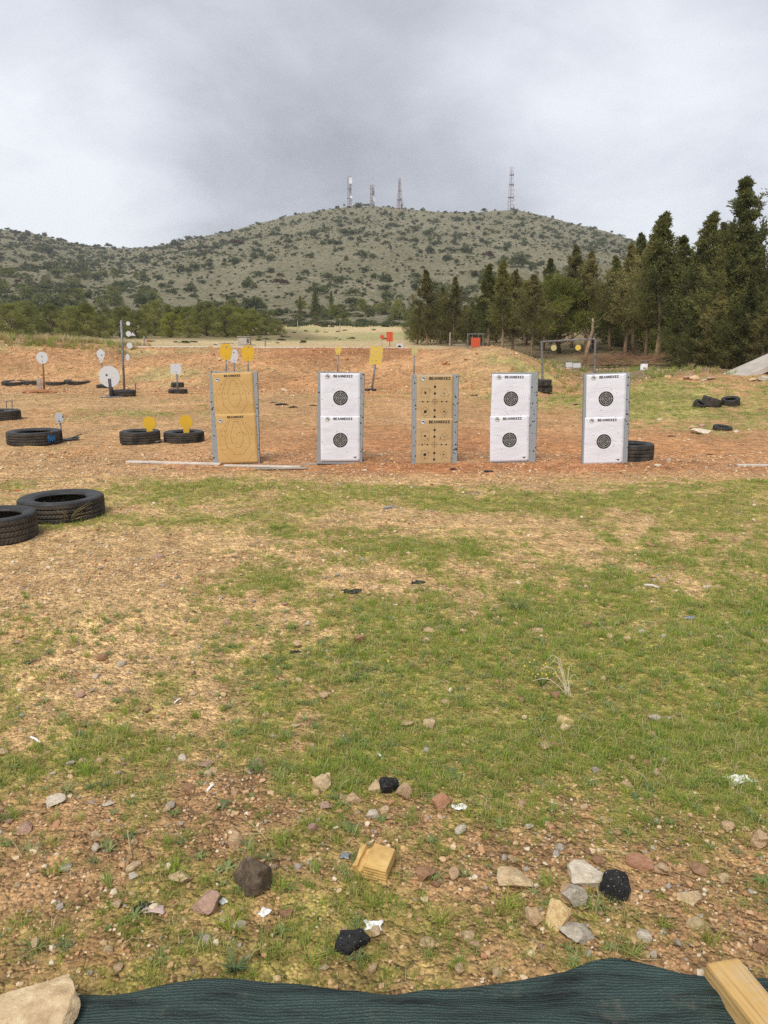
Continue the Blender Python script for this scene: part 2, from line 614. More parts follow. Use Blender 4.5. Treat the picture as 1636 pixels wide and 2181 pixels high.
def mat_leaf(name, c0, c1, c2, scale=1.2):
    """foliage: clumps of different green through the crown, every tree a little different"""
    m, t, b = mat_new(name)
    v = objco(t)
    nz = noise(t, scale, 3, 0.6, v)
    nf = noise(t, scale * 9, 2, 0.6, v)
    f = math_node(t, 'ADD', math_node(t, 'MULTIPLY', nz, 0.65), math_node(t, 'MULTIPLY', nf, 0.35))
    oi = N(t, 'ShaderNodeObjectInfo')
    f = math_node(t, 'ADD', f, math_node(t, 'MULTIPLY', math_node(t, 'SUBTRACT', oi.outputs['Random'], 0.5), 0.18))
    c = ramp(t, f, [(0.33, c0), (0.52, c1), (0.70, c2)])
    L(t, c, b.inputs['Base Color'])
    b.inputs['Roughness'].default_value = 0.75
    b.inputs['Specular IOR Level'].default_value = 0.15
    see_through_leaf(t, b, c, 0.42)
    return m


# front edge of the net that lies on the ground at the camera's feet
_net = [(a_, b_ + 26) for a_, b_ in [(-300, 2104), (0, 2106), (100, 2104), (250, 2110), (310, 2100), (370, 2088), (480, 2083), (560, 2085), (640, 2090), (760, 2100), (830, 2108), (900, 2096),
        (1000, 2085), (1100, 2076), (1200, 2062), (1255, 2049), (1300, 2046), (1350, 2052), (1420, 2063), (1490, 2067), (1636, 2073), (1900, 2080)]]
_np = np.array([hit(a, b)[:2] for a, b in _net])


def net_front(x):
    return np.interp(x, _np[:, 0], _np[:, 1])

# ------------------------------------------------------------------ ground and hill
def ground_material():
    m, t, b = mat_new('ground')
    v = objco(t)
    at_ = N(t, 'ShaderNodeAttribute', attribute_name='zone')
    # gravel cells of two sizes
    def cells(scale, lo, hi):
        vo = N(t, 'ShaderNodeTexVoronoi')
        vo.inputs['Scale'].default_value = scale
        vo.inputs['Randomness'].default_value = 1.0
        L(t, v, vo.inputs['Vector'])
        s = N(t, 'ShaderNodeSeparateColor')
        L(t, vo.outputs['Color'], s.inputs[0])
        return ramp(t, s.outputs[0], [(0.0, lo), (0.45, 1.0), (0.8, 1.12), (1.0, hi)]), vo.outputs['Distance']
    c1, d1 = cells(85.0, 0.62, 1.5)
    c2, d2 = cells(30.0, 0.72, 1.45)
    c3, d3 = cells(11.0, 0.80, 1.25)
    n1 = noise(t, 5.0, 8, 0.68, v)
    n2 = noise(t, 0.9, 5, 0.6, v)
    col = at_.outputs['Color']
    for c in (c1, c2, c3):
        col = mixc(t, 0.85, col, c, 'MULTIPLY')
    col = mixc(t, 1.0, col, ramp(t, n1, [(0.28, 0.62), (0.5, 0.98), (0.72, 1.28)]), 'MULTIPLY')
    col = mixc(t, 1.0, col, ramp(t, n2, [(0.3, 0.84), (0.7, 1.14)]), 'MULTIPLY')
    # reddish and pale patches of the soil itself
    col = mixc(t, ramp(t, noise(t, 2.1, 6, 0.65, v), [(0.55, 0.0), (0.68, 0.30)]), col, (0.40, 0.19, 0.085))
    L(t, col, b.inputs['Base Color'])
    b.inputs['Roughness'].default_value = 0.95
    b.inputs['Specular IOR Level'].default_value = 0.15
    hgt = math_node(t, 'ADD', math_node(t, 'MULTIPLY', n1, 0.8), math_node(t, 'MULTIPLY', d2, -0.5))
    hgt = math_node(t, 'ADD', hgt, math_node(t, 'MULTIPLY', d1, -0.25))
    bump(t, b, hgt, 0.05, 1.0)
    return m


def sheet(name, rows, halfw, ncol, mat, power=1.0, dz=0.0):
    rows = np.asarray(rows)
    t = np.linspace(-1, 1, ncol)
    t = np.sign(t) * np.abs(t) ** power
    X = halfw(rows)[:, None] * t[None, :]
    Y = np.repeat(rows[:, None], ncol, 1)
    Z = H(X.ravel(), Y.ravel()) + dz
    V = np.stack([X.ravel(), Y.ravel(), Z], 1)
    nr = len(rows)
    i = np.arange(nr - 1)[:, None] * ncol + np.arange(ncol - 1)[None, :]
    i = i.ravel()
    Fq = np.stack([i, i + 1, i + ncol + 1, i + ncol], 1)
    me = np_mesh(name, V, Fq, mat, smooth=True)
    return me, V


rows = np.concatenate([np.linspace(-4, 1.2, 30)[:-1], 1.2 * 1.0115 ** np.arange(0, 424)])
rows = rows[rows < 153]
gme, gV = sheet('ground', rows, lambda y: np.maximum(4.2, np.abs(y) * 0.75 + 3.2), 400, ground_material(), 1.25)
ca = gme.color_attributes.new('zone', 'FLOAT_COLOR', 'POINT')
zc4 = np.ones((len(gV), 4), np.float32)
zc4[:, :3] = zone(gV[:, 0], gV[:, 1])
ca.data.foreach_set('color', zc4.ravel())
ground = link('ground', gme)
tag(ground, kind='structure')


def hill_material():
    m, t, b = mat_new('hill')
    v = objco(t)
    mp = N(t, 'ShaderNodeMapping')
    L(t, v, mp.inputs[0])
    mp.inputs['Scale'].default_value = (1, 0.55, 1.6)
    v2 = mp.outputs[0]
    base = ramp(t, noise(t, 0.028, 6, 0.62, v), [(0.3, (0.178, 0.156, 0.096)), (0.5, (0.222, 0.196, 0.124)), (0.72, (0.275, 0.244, 0.160))])
    # low scrub and bare stones, too small to tell apart from here
    sc = ramp(t, noise(t, 0.55, 6, 0.75, v2), [(0.44, 1.0), (0.55, 0.0)])
    base = mixc(t, math_node(t, 'MULTIPLY', sc, 0.85), base, (0.128, 0.128, 0.066))
    st = ramp(t, noise(t, 0.9, 6, 0.8, v2), [(0.56, 0.0), (0.66, 1.0)])
    base = mixc(t, math_node(t, 'MULTIPLY', st, 0.75), base, (0.42, 0.395, 0.345))
    rd = ramp(t, noise(t, 0.07, 5, 0.65, v), [(0.62, 0.0), (0.72, 1.0)])
    base = mixc(t, math_node(t, 'MULTIPLY', rd, 0.25), base, (0.20, 0.105, 0.08))
    L(t, base, b.inputs['Base Color'])
    b.inputs['Roughness'].default_value = 0.95
    b.inputs['Specular IOR Level'].default_value = 0.1
    bump(t, b, noise(t, 0.6, 7, 0.7, v2), 1.2, 1.0)
    return m


hrows = 148.0 * (780.0 / 148.0) ** (np.arange(240) / 239.0)
hme, hV = sheet('hill', hrows, lambda y: np.maximum(4.2, y * 0.74), 330, hill_material(), 1.0, -0.05)
hill = link('hill', hme)
tag(hill, kind='structure')


# ------------------------------------------------------------------ scattering (grass, gravel and other things nobody could count)
def scatter(name, pts, rot, scl, idx, variants, label, cat):
    me = bpy.data.meshes.new(name)
    n = len(pts)
    me.vertices.add(n)
    me.vertices.foreach_set('co', np.asarray(pts, np.float32).ravel())
    a = me.attributes.new('rot', 'FLOAT_VECTOR', 'POINT'); a.data.foreach_set('vector', np.asarray(rot, np.float32).ravel())
    scl = np.asarray(scl, np.float32)
    if scl.ndim == 1:
        scl = np.repeat(scl[:, None], 3, 1)
    a = me.attributes.new('scl', 'FLOAT_VECTOR', 'POINT'); a.data.foreach_set('vector', scl.ravel())
    a = me.attributes.new('idx', 'INT', 'POINT'); a.data.foreach_set('value', np.asarray(idx, np.int32))
    me.update()
    o = link(name, me)
    coll = bpy.data.collections.new(name + '_shapes')
    for i, vme in enumerate(variants):
        vo = bpy.data.objects.new('%s_shape_%02d' % (name, i), vme)
        coll.objects.link(vo)
    ng = bpy.data.node_groups.new(name, 'GeometryNodeTree')
    ng.interface.new_socket('Geometry', in_out='INPUT', socket_type='NodeSocketGeometry')
    ng.interface.new_socket('Geometry', in_out='OUTPUT', socket_type='NodeSocketGeometry')
    gi = ng.nodes.new('NodeGroupInput'); go = ng.nodes.new('NodeGroupOutput')
    ci = ng.nodes.new('GeometryNodeCollectionInfo')
    ci.inputs['Collection'].default_value = coll
    ci.inputs['Separate Children'].default_value = True
    ci.inputs['Reset Children'].default_value = True
    ip = ng.nodes.new('GeometryNodeInstanceOnPoints')
    ip.inputs['Pick Instance'].default_value = True
    def named(an, ty):
        k = ng.nodes.new('GeometryNodeInputNamedAttribute')
        k.data_type = ty
        k.inputs['Name'].default_value = an
        return [s for s in k.outputs if s.enabled and s.name == 'Attribute'][0]
    ng.links.new(gi.outputs[0], ip.inputs['Points'])
    ng.links.new(ci.outputs[0], ip.inputs['Instance'])
    ng.links.new(named('idx', 'INT'), ip.inputs['Instance Index'])
    ng.links.new(named('rot', 'FLOAT_VECTOR'), ip.inputs['Rotation'])
    ng.links.new(named('scl', 'FLOAT_VECTOR'), ip.inputs['Scale'])
    ng.links.new(ip.outputs[0], go.inputs[0])
    md = o.modifiers.new('scatter', 'NODES')
    md.node_group = ng
    tag(o, label, cat, kind='stuff')
    return o


def leaf_quads(P, D, Ln, Wd, rng, lift=0.0):
    """diamond shaped leaves: base P, direction D, length Ln, width Wd -> verts, faces"""
    n = len(P)
    R = rng.normal(size=(n, 3))
    S = np.cross(D, R); S /= np.linalg.norm(S, axis=1, keepdims=True) + 1e-9
    a = P; c = P + D * Ln[:, None]
    mid = P + D * (Ln * 0.45)[:, None] + np.array([0, 0, lift])
    b1 = mid + S * (Wd / 2)[:, None]; b2 = mid - S * (Wd / 2)[:, None]
    V = np.stack([a, b1, c, b2], 1).reshape(-1, 3)
    Fq = np.arange(n * 4).reshape(-1, 4)
    return V, Fq


def grass_clump(seed, nb, ln, spread, wd, mat, lean=0.6):
    rng = np.random.default_rng(seed)
    V = []; Fc = []
    for i in range(nb):
        a = rng.uniform(0, 2 * math.pi); r = spread * math.sqrt(rng.uniform())
        p = np.array([math.cos(a) * r, math.sin(a) * r, -0.002])
        a2 = a + rng.normal() * 0.9
        l = ln * rng.uniform(0.5, 1.15); k = lean * rng.uniform(0.2, 1.3)
        h = np.array([math.cos(a2), math.sin(a2), 0])
        s = np.array([-math.sin(a2), math.cos(a2), 0]) * wd * rng.uniform(0.7, 1.2)
        up = np.array([0, 0, 1.0])
        p1 = p + l * 0.5 * (up * 1.0 + h * k * 0.5); p2 = p + l * (up * max(0.25, 0.95 - 0.35 * k) + h * k)
        b = len(V)
        V += [p - s / 2, p + s / 2, p1 + s * 0.4, p1 - s * 0.4, p2]
        Fc += [(b, b + 1, b + 2, b + 3), (b + 3, b + 2, b + 4)]
    me = bpy.data.meshes.new('grass_clump')
    me.from_pydata([tuple(v) for v in V], [], Fc)
    me.materials.append(mat)
    return me


def rosette(seed, nl, ln, wd, mat):
    rng = np.random.default_rng(seed)
    V = []; Fc = []
    for i in range(nl):
        a = 2 * math.pi * (i + rng.uniform(-0.3, 0.3)) / nl
        h = np.array([math.cos(a), math.sin(a), 0]); s = np.array([-h[1], h[0], 0]) * wd
        l = ln * rng.uniform(0.6, 1.1); r = rng.uniform(0.15, 0.55)
        q0 = h * 0.004; q1 = h * l * 0.5 + np.array([0, 0, l * r]); q2 = h * l + np.array([0, 0, l * r * 0.7])
        b = len(V)
        V += [q0 - s * 0.3, q0 + s * 0.3, q1 + s * 0.5, q1 - s * 0.5, q2]
        Fc += [(b, b + 1, b + 2, b + 3), (b + 3, b + 2, b + 4)]
    me = bpy.data.meshes.new('rosette')
    me.from_pydata([tuple(v) for v in V], [], Fc)
    me.materials.append(mat)
    return me


def rock_mesh(name, seed, mat, sub=2, cuts=9, rough=0.04, sharp=0.78, smooth=False):
    """angular stone about 1 across, standing on z=0"""
    rng = np.random.default_rng(seed)
    sharp -= 0.06
    bm = bmesh.new()
    bmesh.ops.create_icosphere(bm, subdivisions=sub, radius=0.5)
    V = np.array([v.co[:] for v in bm.verts])
    V *= rng.uniform(0.9, 1.1, (1, 3))
    for k in range(cuts):
        n = rng.normal(size=3); n /= np.linalg.norm(n)
        d = 0.5 * rng.uniform(sharp - 0.22, sharp + 0.08)
        s = V @ n - d
        V = V - np.where(s > 0, s, 0)[:, None] * n[None, :] * 0.97
    f = 3.5
    nn = fbm(V[:, 0] * f + 7 * seed, V[:, 1] * f + V[:, 2] * f * 0.7, seed % 97, 4)
    V = V * (1 + rough * 2 * nn)[:, None]
    lo, hi = V.min(0), V.max(0)
    V = (V - (lo + hi) / 2) / (hi - lo)
    V[:, 2] += 0.5
    for v, c in zip(bm.verts, V):
        v.co = c
    me = bpy.data.meshes.new(name)
    bm.to_mesh(me); bm.free()
    if smooth:
        for p in me.polygons: p.use_smooth = True
    me.materials.append(mat)
    return me


def spread_pts(rng, n, y0, y1, dens, margin=1.2):
    """random points in the seen wedge of ground, kept with probability dens(x, y)"""
    y = np.sqrt(rng.uniform(y0 * y0, y1 * y1, n))
    w = 0.52 * y + margin
    x = rng.uniform(-1, 1, n) * w
    keep = rng.uniform(0, 1, n) < dens(x, y)
    x, y = x[keep], y[keep]
    return x, y


M_grass = mat_random('grass', [(0.262, 0.357, 0.058), (0.327, 0.404, 0.069), (0.212, 0.313, 0.060), (0.368, 0.396, 0.094), (0.297, 0.381, 0.101), (0.468, 0.434, 0.150)], 0.7, 0.2, 60, leafy=0.4)
M_dry = mat_random('dry_grass', [(0.506, 0.407, 0.209), (0.572, 0.484, 0.286), (0.418, 0.330, 0.165)], 0.85, 0.15, 60, leafy=0.3)
M_weed = mat_random('weed', [(0.180, 0.246, 0.078), (0.240, 0.294, 0.114), (0.156, 0.210, 0.090)], 0.65, 0.2, 60, leafy=0.3)
M_gravel = mat_random('gravel', [(0.499, 0.325, 0.168), (0.534, 0.383, 0.220), (0.441, 0.267, 0.133), (0.394, 0.209, 0.110), (0.580, 0.441, 0.278), (0.487, 0.325, 0.191),
                                 (0.348, 0.191, 0.104), (0.603, 0.510, 0.371), (0.522, 0.360, 0.197), (0.302, 0.267, 0.220), (0.464, 0.290, 0.151), (0.418, 0.244, 0.139)], 0.92, 0.22, 3.0)

rng = np.random.default_rng(11)
# grass, near and middle distance
gx, gy = [], []
for n, y0, y1, dn in ((26000, 1.5, 3.0, 1.0), (52000, 3.0, 6.5, 0.9), (30000, 6.5, 12, 0.75), (26000, 12, 24, 0.8)):
    x, y = spread_pts(rng, n, y0, y1, lambda x, y: dn * np.clip(grassy(x, y) * 1.35 - 0.30, 0.012, 1) * (1 - 0.8 * ((y > 9.2) & (y < 14) & (x > -2.5) & (x < 4))))
    gx.append(x); gy.append(y)
x = np.concatenate(gx); y = np.concatenate(gy)
ok = y > net_front(x) + 0.012
x, y = x[ok], y[ok]
n = len(x)
gvar = [grass_clump(100 + i, 13, 0.036, 0.022, 0.0028, M_grass) for i in range(5)]
gvar += [grass_clump(110 + i, 9, 0.055, 0.018, 0.0030, M_grass, 0.8) for i in range(3)]
gvar += [grass_clump(120 + i, 5, 0.06, 0.02, 0.0026, M_dry, 1.2) for i in range(2)]
idx = rng.choice(10, n, p=[0.11] * 5 + [0.11] * 3 + [0.06] * 2)
s = rng.uniform(0.45, 1.05, n) * np.interp(y, [1.5, 3, 8, 20], [0.8, 0.85, 1.15, 1.9]) * np.clip(0.5 + grassy(x, y) * 0.7, 0.5, 1.15)
rot = np.stack([rng.normal(0, 0.12, n), rng.normal(0, 0.12, n), rng.uniform(0, 6.28, n)], 1)
scl = np.stack([s * np.interp(y, [3, 10, 20], [1, 1.35, 1.7]), s * np.interp(y, [3, 10, 20], [1, 1.35, 1.7]), s * np.interp(y, [3, 10, 20], [1, .8, .75])], 1)
scatter('grass', np.stack([x, y, H(x, y)], 1), rot, scl, idx, gvar, 'short green grass growing in patches over the stony ground', 'grass')

# little flat weeds
x, y = spread_pts(rng, 2600, 1.66, 4.5, lambda x, y: 0.10 + 0.35 * grassy(x, y))
n = len(x)
wvar = [rosette(200 + i, 9, 0.042, 0.008, M_weed) for i in range(3)] + [rosette(210 + i, 13, 0.050, 0.0045, M_weed) for i in range(3)]
scatter('weeds', np.stack([x, y, H(x, y) + 0.001], 1), np.stack([rng.normal(0, .1, n), rng.normal(0, .1, n), rng.uniform(0, 6.28, n)], 1),
        rng.uniform(0.4, 1.1, n), rng.integers(0, 6, n), wvar, 'small flat green weeds rooted between the pebbles', 'weeds')

# gravel
gx, gy = [], []
for n, y0, y1, dn in ((23000, 1.3, 2.6, 1.0), (34000, 2.6, 5.5, 0.85), (42000, 5.5, 11, 0.8), (46000, 11, 31, 0.7)):
    x, y = spread_pts(rng, n, y0, y1, lambda x, y: dn * np.clip(1.05 - 0.95 * grassy(x, y), 0.07, 1) * (0.35 + 0.65 * sst(-0.5, 0.4, fbm(x * 1.3, y * 1.3, 303, 3))))
    gx.append(x); gy.append(y)
x = np.concatenate(gx); y = np.concatenate(gy)
ok = y > net_front(x) + 0.004
x, y = x[ok], y[ok]
n = len(x)
pvar = [rock_mesh('pebble', 300 + i, M_gravel, 1, 6, 0.05) for i in range(9)]
s = 0.0062 * np.exp(rng.normal(0, 0.55, n)) * np.interp(y, [1.5, 3, 6, 12, 25], [1.0, 1.15, 1.6, 2.4, 3.4])
s = np.minimum(s, 0.022 + 0.002 * y)
scl = np.stack([s * rng.uniform(0.8, 1.3, n), s * rng.uniform(0.7, 1.1, n), s * rng.uniform(0.45, 0.8, n)], 1)
rot = np.stack([rng.normal(0, .25, n), rng.normal(0, .25, n), rng.uniform(0, 6.28, n)], 1)
scatter('gravel', np.stack([x, y, H(x, y) - s * 0.12], 1), rot, scl, rng.integers(0, 9, n), pvar, 'loose tan and orange gravel strewn over the bare earth', 'gravel')

# distinct tufts, and dead straws lying about
x, y = spread_pts(rng, 1500, 1.68, 5.0, lambda x, y: np.clip(0.16 + 0.5 * grassy(x, y) - 0.25 * sst(0.7, 1, grassy(x, y)), 0, 1))
n = len(x)
tv = [grass_clump(600 + i, 26, 0.062, 0.020, 0.0030, M_grass, 0.9) for i in range(4)]
scatter('grass_tufts', np.stack([x, y, H(x, y)], 1), np.stack([rng.normal(0, .1, n), rng.normal(0, .1, n), rng.uniform(0, 6.28, n)], 1), rng.uniform(0.45, 1.2, n), rng.integers(0, 4, n), tv,
        'separate taller tufts of fresh green grass between the stones', 'grass')


def straw_mesh(seed):
    r = random.Random(seed)
    mb = MB(); p = [(0, 0, 0.004)]
    a = r.uniform(-.4, .4)
    for i in range(4):
        a += r.uniform(-.35, .35)
        p.append((p[-1][0] + math.cos(a) * .025, p[-1][1] + math.sin(a) * .025, 0.004 + r.uniform(0, .012) * (1 + i * .5)))
    mb.path(p, [.0013, .0013, .0011, .0009, .0005], 4)
    return mb.mesh('straw', M_dry)


x, y = spread_pts(rng, 2600, 1.66, 6.0, lambda x, y: 0.5 + 0 * x)
n = len(x)
scatter('straw', np.stack([x, y, H(x, y)], 1), np.stack([rng.normal(0, .1, n), rng.normal(0, .1, n), rng.uniform(0, 6.28, n)], 1), rng.uniform(0.4, 1.3, n), rng.integers(0, 6, n),
        [straw_mesh(700 + i) for i in range(6)], 'dead bent straws lying over the ground', 'straw')
# clods on the bank behind the targets
x = rng.uniform(-19, 7.5, 5200); y = rng.uniform(22.5, 31, 5200)
k = rng.uniform(0, 1, 5200) < 0.25 + 0.75 * sst(-0.2, 0.5, fbm(x * 0.6, y * 0.9, 305, 3))
x, y = x[k], y[k]; n = len(x)
M_clod = mat_random('clod', [(0.46, 0.24, 0.115), (0.40, 0.195, 0.09), (0.52, 0.32, 0.17), (0.34, 0.155, 0.07), (0.50, 0.28, 0.14), (0.60, 0.46, 0.30)], 0.95, 0.2, 3.0)
s = 0.035 * np.exp(rng.normal(0, 0.55, n))
scatter('clods', np.stack([x, y, H(x, y) - s * 0.2], 1), np.stack([rng.normal(0, .3, n), rng.normal(0, .3, n), rng.uniform(0, 6.28, n)], 1), np.stack([s * 1.3, s, s * .7], 1), rng.integers(0, 5, n),
        [rock_mesh('clod', 320 + i, M_clod, 1, 6, 0.08) for i in range(5)], 'reddish clods of earth strewn over the bank behind the targets', 'clods')

# ------------------------------------------------------------------ trees
M_bark = mat_mottled('bark', (0.20, 0.135, 0.085), (0.40, 0.29, 0.19), 6, 0.95, 0.02, 20)
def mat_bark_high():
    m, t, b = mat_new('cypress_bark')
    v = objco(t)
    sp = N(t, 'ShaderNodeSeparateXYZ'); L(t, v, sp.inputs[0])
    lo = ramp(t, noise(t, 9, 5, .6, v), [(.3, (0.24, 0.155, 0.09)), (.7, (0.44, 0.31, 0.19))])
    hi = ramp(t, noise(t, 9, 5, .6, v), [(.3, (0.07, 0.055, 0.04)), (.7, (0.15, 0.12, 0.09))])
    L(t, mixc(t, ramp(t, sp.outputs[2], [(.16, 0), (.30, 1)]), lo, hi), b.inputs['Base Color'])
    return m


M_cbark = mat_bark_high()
M_darkbark = mat_mottled('dark_bark', (0.10, 0.07, 0.05), (0.22, 0.16, 0.11), 6, 0.95, 0.02, 20)
M_deadwood = mat_mottled('dead_wood', (0.17, 0.14, 0.11), (0.30, 0.26, 0.21), 8, 0.95, 0.01, 30)
M_cyp = mat_leaf('cypress_leaf', (0.100, 0.096, 0.038), (0.233, 0.210, 0.078), (0.399, 0.337, 0.131), 2.6)
M_cyp2 = mat_leaf('green_cypress_leaf', (0.085, 0.094, 0.033), (0.186, 0.191, 0.062), (0.320, 0.298, 0.095), 2.6)
M_pine = mat_leaf('pine_needle', (0.151, 0.168, 0.037), (0.287, 0.301, 0.062), (0.431, 0.413, 0.100), 1.6)
M_pine2 = mat_leaf('dark_pine_needle', (0.127, 0.147, 0.051), (0.244, 0.260, 0.082), (0.383, 0.375, 0.128), 1.6)
M_shrub = mat_leaf('shrub_leaf', (0.075, 0.086, 0.038), (0.137, 0.154, 0.064), (0.219, 0.233, 0.096), 0.8)  # lightened: some of the haze over the hill is put into the leaf colour
M_redshrub = mat_leaf('red_shrub_leaf', (0.085, 0.045, 0.035), (0.135, 0.075, 0.055), (0.17, 0.11, 0.075), 0.8)


def unit(a):
    return a / (np.linalg.norm(a, axis=-1, keepdims=True) + 1e-9)


def cypress_meshes(seed, clear=0.12, rad=0.17, n_br=230, per=46, mat=None, spiky=1.0, leaf=1.0):
    """tree 1 m tall; crown of upswept clumpy sprays, ragged spire"""
    rng = np.random.default_rng(seed)
    bend = [np.array([0.0, 0.0])]
    for i in range(10):
        bend.append(bend[-1] + rng.normal(0, 0.006, 2))
    tp = [(bend[i][0], bend[i][1], 0.97 * i / 10 - (0.03 if i == 0 else 0)) for i in range(11)]
    mb = MB()
    mb.path(tp, [0.017 * (1 - 0.93 * i / 10) * (1.25 if i == 0 else 1) for i in range(11)], 8)
    for i in range(9):                                     # dead stubs low on the stem
        z = rng.uniform(0.06, clear + 0.14); a = rng.uniform(0, 6.28); l = rng.uniform(0.03, 0.09)
        k = z * 10; b = bend[int(k)]
        mb.path([(b[0], b[1], z), (b[0] + math.cos(a) * l * .6, b[1] + math.sin(a) * l * .6, z + l * .15), (b[0] + math.cos(a) * l, b[1] + math.sin(a) * l, z + l * .4)], [0.004, 0.0028, 0.001], 5)
    bx = np.array([b[0] for b in bend]); by = np.array([b[1] for b in bend]); zz = np.linspace(0, 0.97, 11)
    nb = n_br
    t = np.linspace(0, 1, nb) ** 0.9 + rng.normal(0, 0.015, nb); t = np.clip(t, 0, 1)
    z0 = clear + (0.965 - clear) * t
    lob = 0.62 + 0.55 * vnoise(t * 10 + seed, 0.5 + 0 * t, seed) + 0.28 * rng.normal(size=nb)
    prof = np.interp(t, [0, 0.08, 0.28, 0.55, 0.75, 0.88, 1.0], [0.70, 0.98, 1.0, 0.66, 0.33, 0.13 * spiky, 0.04])
    Lb = rad * prof * np.clip(lob, 0.25, 1.6)
    az = np.arange(nb) * 2.399 + rng.normal(0, 0.4, nb)
    up = rng.uniform(0.15, 0.7, nb) + 0.55 * t
    d = unit(np.stack([np.cos(az), np.sin(az), up], 1))
    st = np.stack([np.interp(z0, zz, bx), np.interp(z0, zz, by), z0], 1)
    for i in range(nb):
        if Lb[i] > 0.05:
            e = st[i] + d[i] * Lb[i] * 0.85 + np.array([0, 0, 0.10 * Lb[i]])
            mb.path([st[i], (st[i] + e) / 2 - np.array([0, 0, 0.03 * Lb[i]]), e], [0.0020, 0.0015, 0.0006], 4)
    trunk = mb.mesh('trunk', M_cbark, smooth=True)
    # plumes along the boughs, sprays of scale leaves along the plumes
    npl = 10
    bi = np.repeat(np.arange(nb), npl); m = len(bi)
    s = rng.uniform(0.18, 1.0, m)
    P0 = st[bi] + d[bi] * (Lb[bi] * s)[:, None]; P0[:, 2] += 0.14 * Lb[bi] * s * s - 0.03 * Lb[bi]
    pd = unit(d[bi] * 0.75 + rng.normal(size=(m, 3)) * 0.55 + np.array([0, 0, 0.35]))
    pl = (0.022 + 0.34 * Lb[bi] * (1.1 - 0.55 * s)) * rng.uniform(0.6, 1.25, m)
    nl = per
    pi_ = np.repeat(np.arange(m), nl); q = rng.uniform(0, 1, m * nl)
    P = P0[pi_] + pd[pi_] * (pl[pi_] * q)[:, None]
    P += rng.normal(size=P.shape) * ((0.14 * pl[pi_]) * (1.1 - 0.8 * q) + 0.0025)[:, None]
    D = unit(pd[pi_] + rng.normal(size=P.shape) * 0.5)
    Ln = leaf * rng.uniform(0.010, 0.022, len(P)); Wd = Ln * rng.uniform(0.25, 0.45, len(P))
    V, Fq = leaf_quads(P, D, Ln, Wd, rng)
    # leader at the very top
    m2 = 130
    zt = rng.uniform(0.86, 1.0, m2); a2 = rng.uniform(0, 6.28, m2)
    P2 = np.stack([bend[-1][0] + np.cos(a2) * 0.010 * (1.05 - (zt - 0.86) / 0.14), bend[-1][1] + np.sin(a2) * 0.010 * (1.05 - (zt - 0.86) / 0.14), zt - 0.012], 1)
    V2, F2 = leaf_quads(P2, unit(np.stack([np.cos(a2) * .5, np.sin(a2) * .5, np.ones(m2)], 1)), rng.uniform(0.012, 0.02, m2), rng.uniform(0.004, 0.008, m2), rng)
    V = np.concatenate([V, V2]); Fq = np.concatenate([Fq, F2 + len(Fq) * 4])
    crown = np_mesh('crown', V, Fq, mat or M_cyp)
    return trunk, crown


def pine_meshes(seed, mat, clear=0.25, rx=0.42, n_cl=34, per=300, leaf=1.0, trunk_mat=None):
    """Aleppo pine, 1 m tall: domed crown of needle puffs at the ends of visible limbs"""
    rng = np.random.default_rng(seed)
    tp = [np.array([0.0, 0.0, -0.03])]
    for i in range(6):
        tp.append(np.array([tp[-1][0] + rng.normal(0, 0.022), tp[-1][1] + rng.normal(0, 0.022), 0.82 * (i + 1) / 6]))
    mb = MB()
    mb.path(tp, [0.026 * (1 - 0.8 * i / 6) for i in range(7)], 8)
    TP = np.array(tp)
    Vs = []; Fs = []; base = 0
    for k in range(n_cl):
        t = (k + rng.uniform(0, 1)) / n_cl
        z = clear + (0.97 - clear) * t
        r = rx * math.sqrt(max(0.03, 1 - ((t - 0.30) / 0.74) ** 2)) * rng.uniform(0.35, 1.0)
        a = k * 2.4 + rng.normal(0, 0.5)
        c = np.array([math.cos(a) * r, math.sin(a) * r, z])
        c[:2] += [np.interp(z, TP[:, 2], TP[:, 0]), np.interp(z, TP[:, 2], TP[:, 1])]
        zs = max(0.1, z - 0.12 - 0.35 * r)
        s0 = np.array([np.interp(zs, TP[:, 2], TP[:, 0]), np.interp(zs, TP[:, 2], TP[:, 1]), zs])
        mid = (s0 + c) / 2 + np.array([0, 0, -0.02])
        mb.path([s0, mid, c], [0.009, 0.006, 0.002], 5)
        pr = rng.uniform(0.075, 0.135) * (1.0 - 0.25 * t)
        u = unit(rng.normal(size=(per, 3)))
        rad = pr * rng.uniform(0.25, 1.0, per) ** 0.5
        lump = 1 + 0.45 * fbm(u[:, 0] * 2.2 + k, u[:, 1] * 2.2 + u[:, 2], seed % 50, 2)
        P = c + u * (rad * lump)[:, None] * np.array([1.25, 1.25, 0.70])
        D = unit(u * 0.8 + np.array([0, 0, 0.55]) + rng.normal(size=(per, 3)) * 0.45)
        Ln = leaf * rng.uniform(0.014, 0.030, per); Wd = Ln * rng.uniform(0.16, 0.34, per)
        V, Fq = leaf_quads(P, D, Ln, Wd, rng)
        Vs.append(V); Fs.append(Fq + base); base += len(V)
    trunk = mb.mesh('trunk', trunk_mat or M_darkbark, smooth=True)
    crown = np_mesh('crown', np.concatenate(Vs), np.concatenate(Fs), mat)
    return trunk, crown


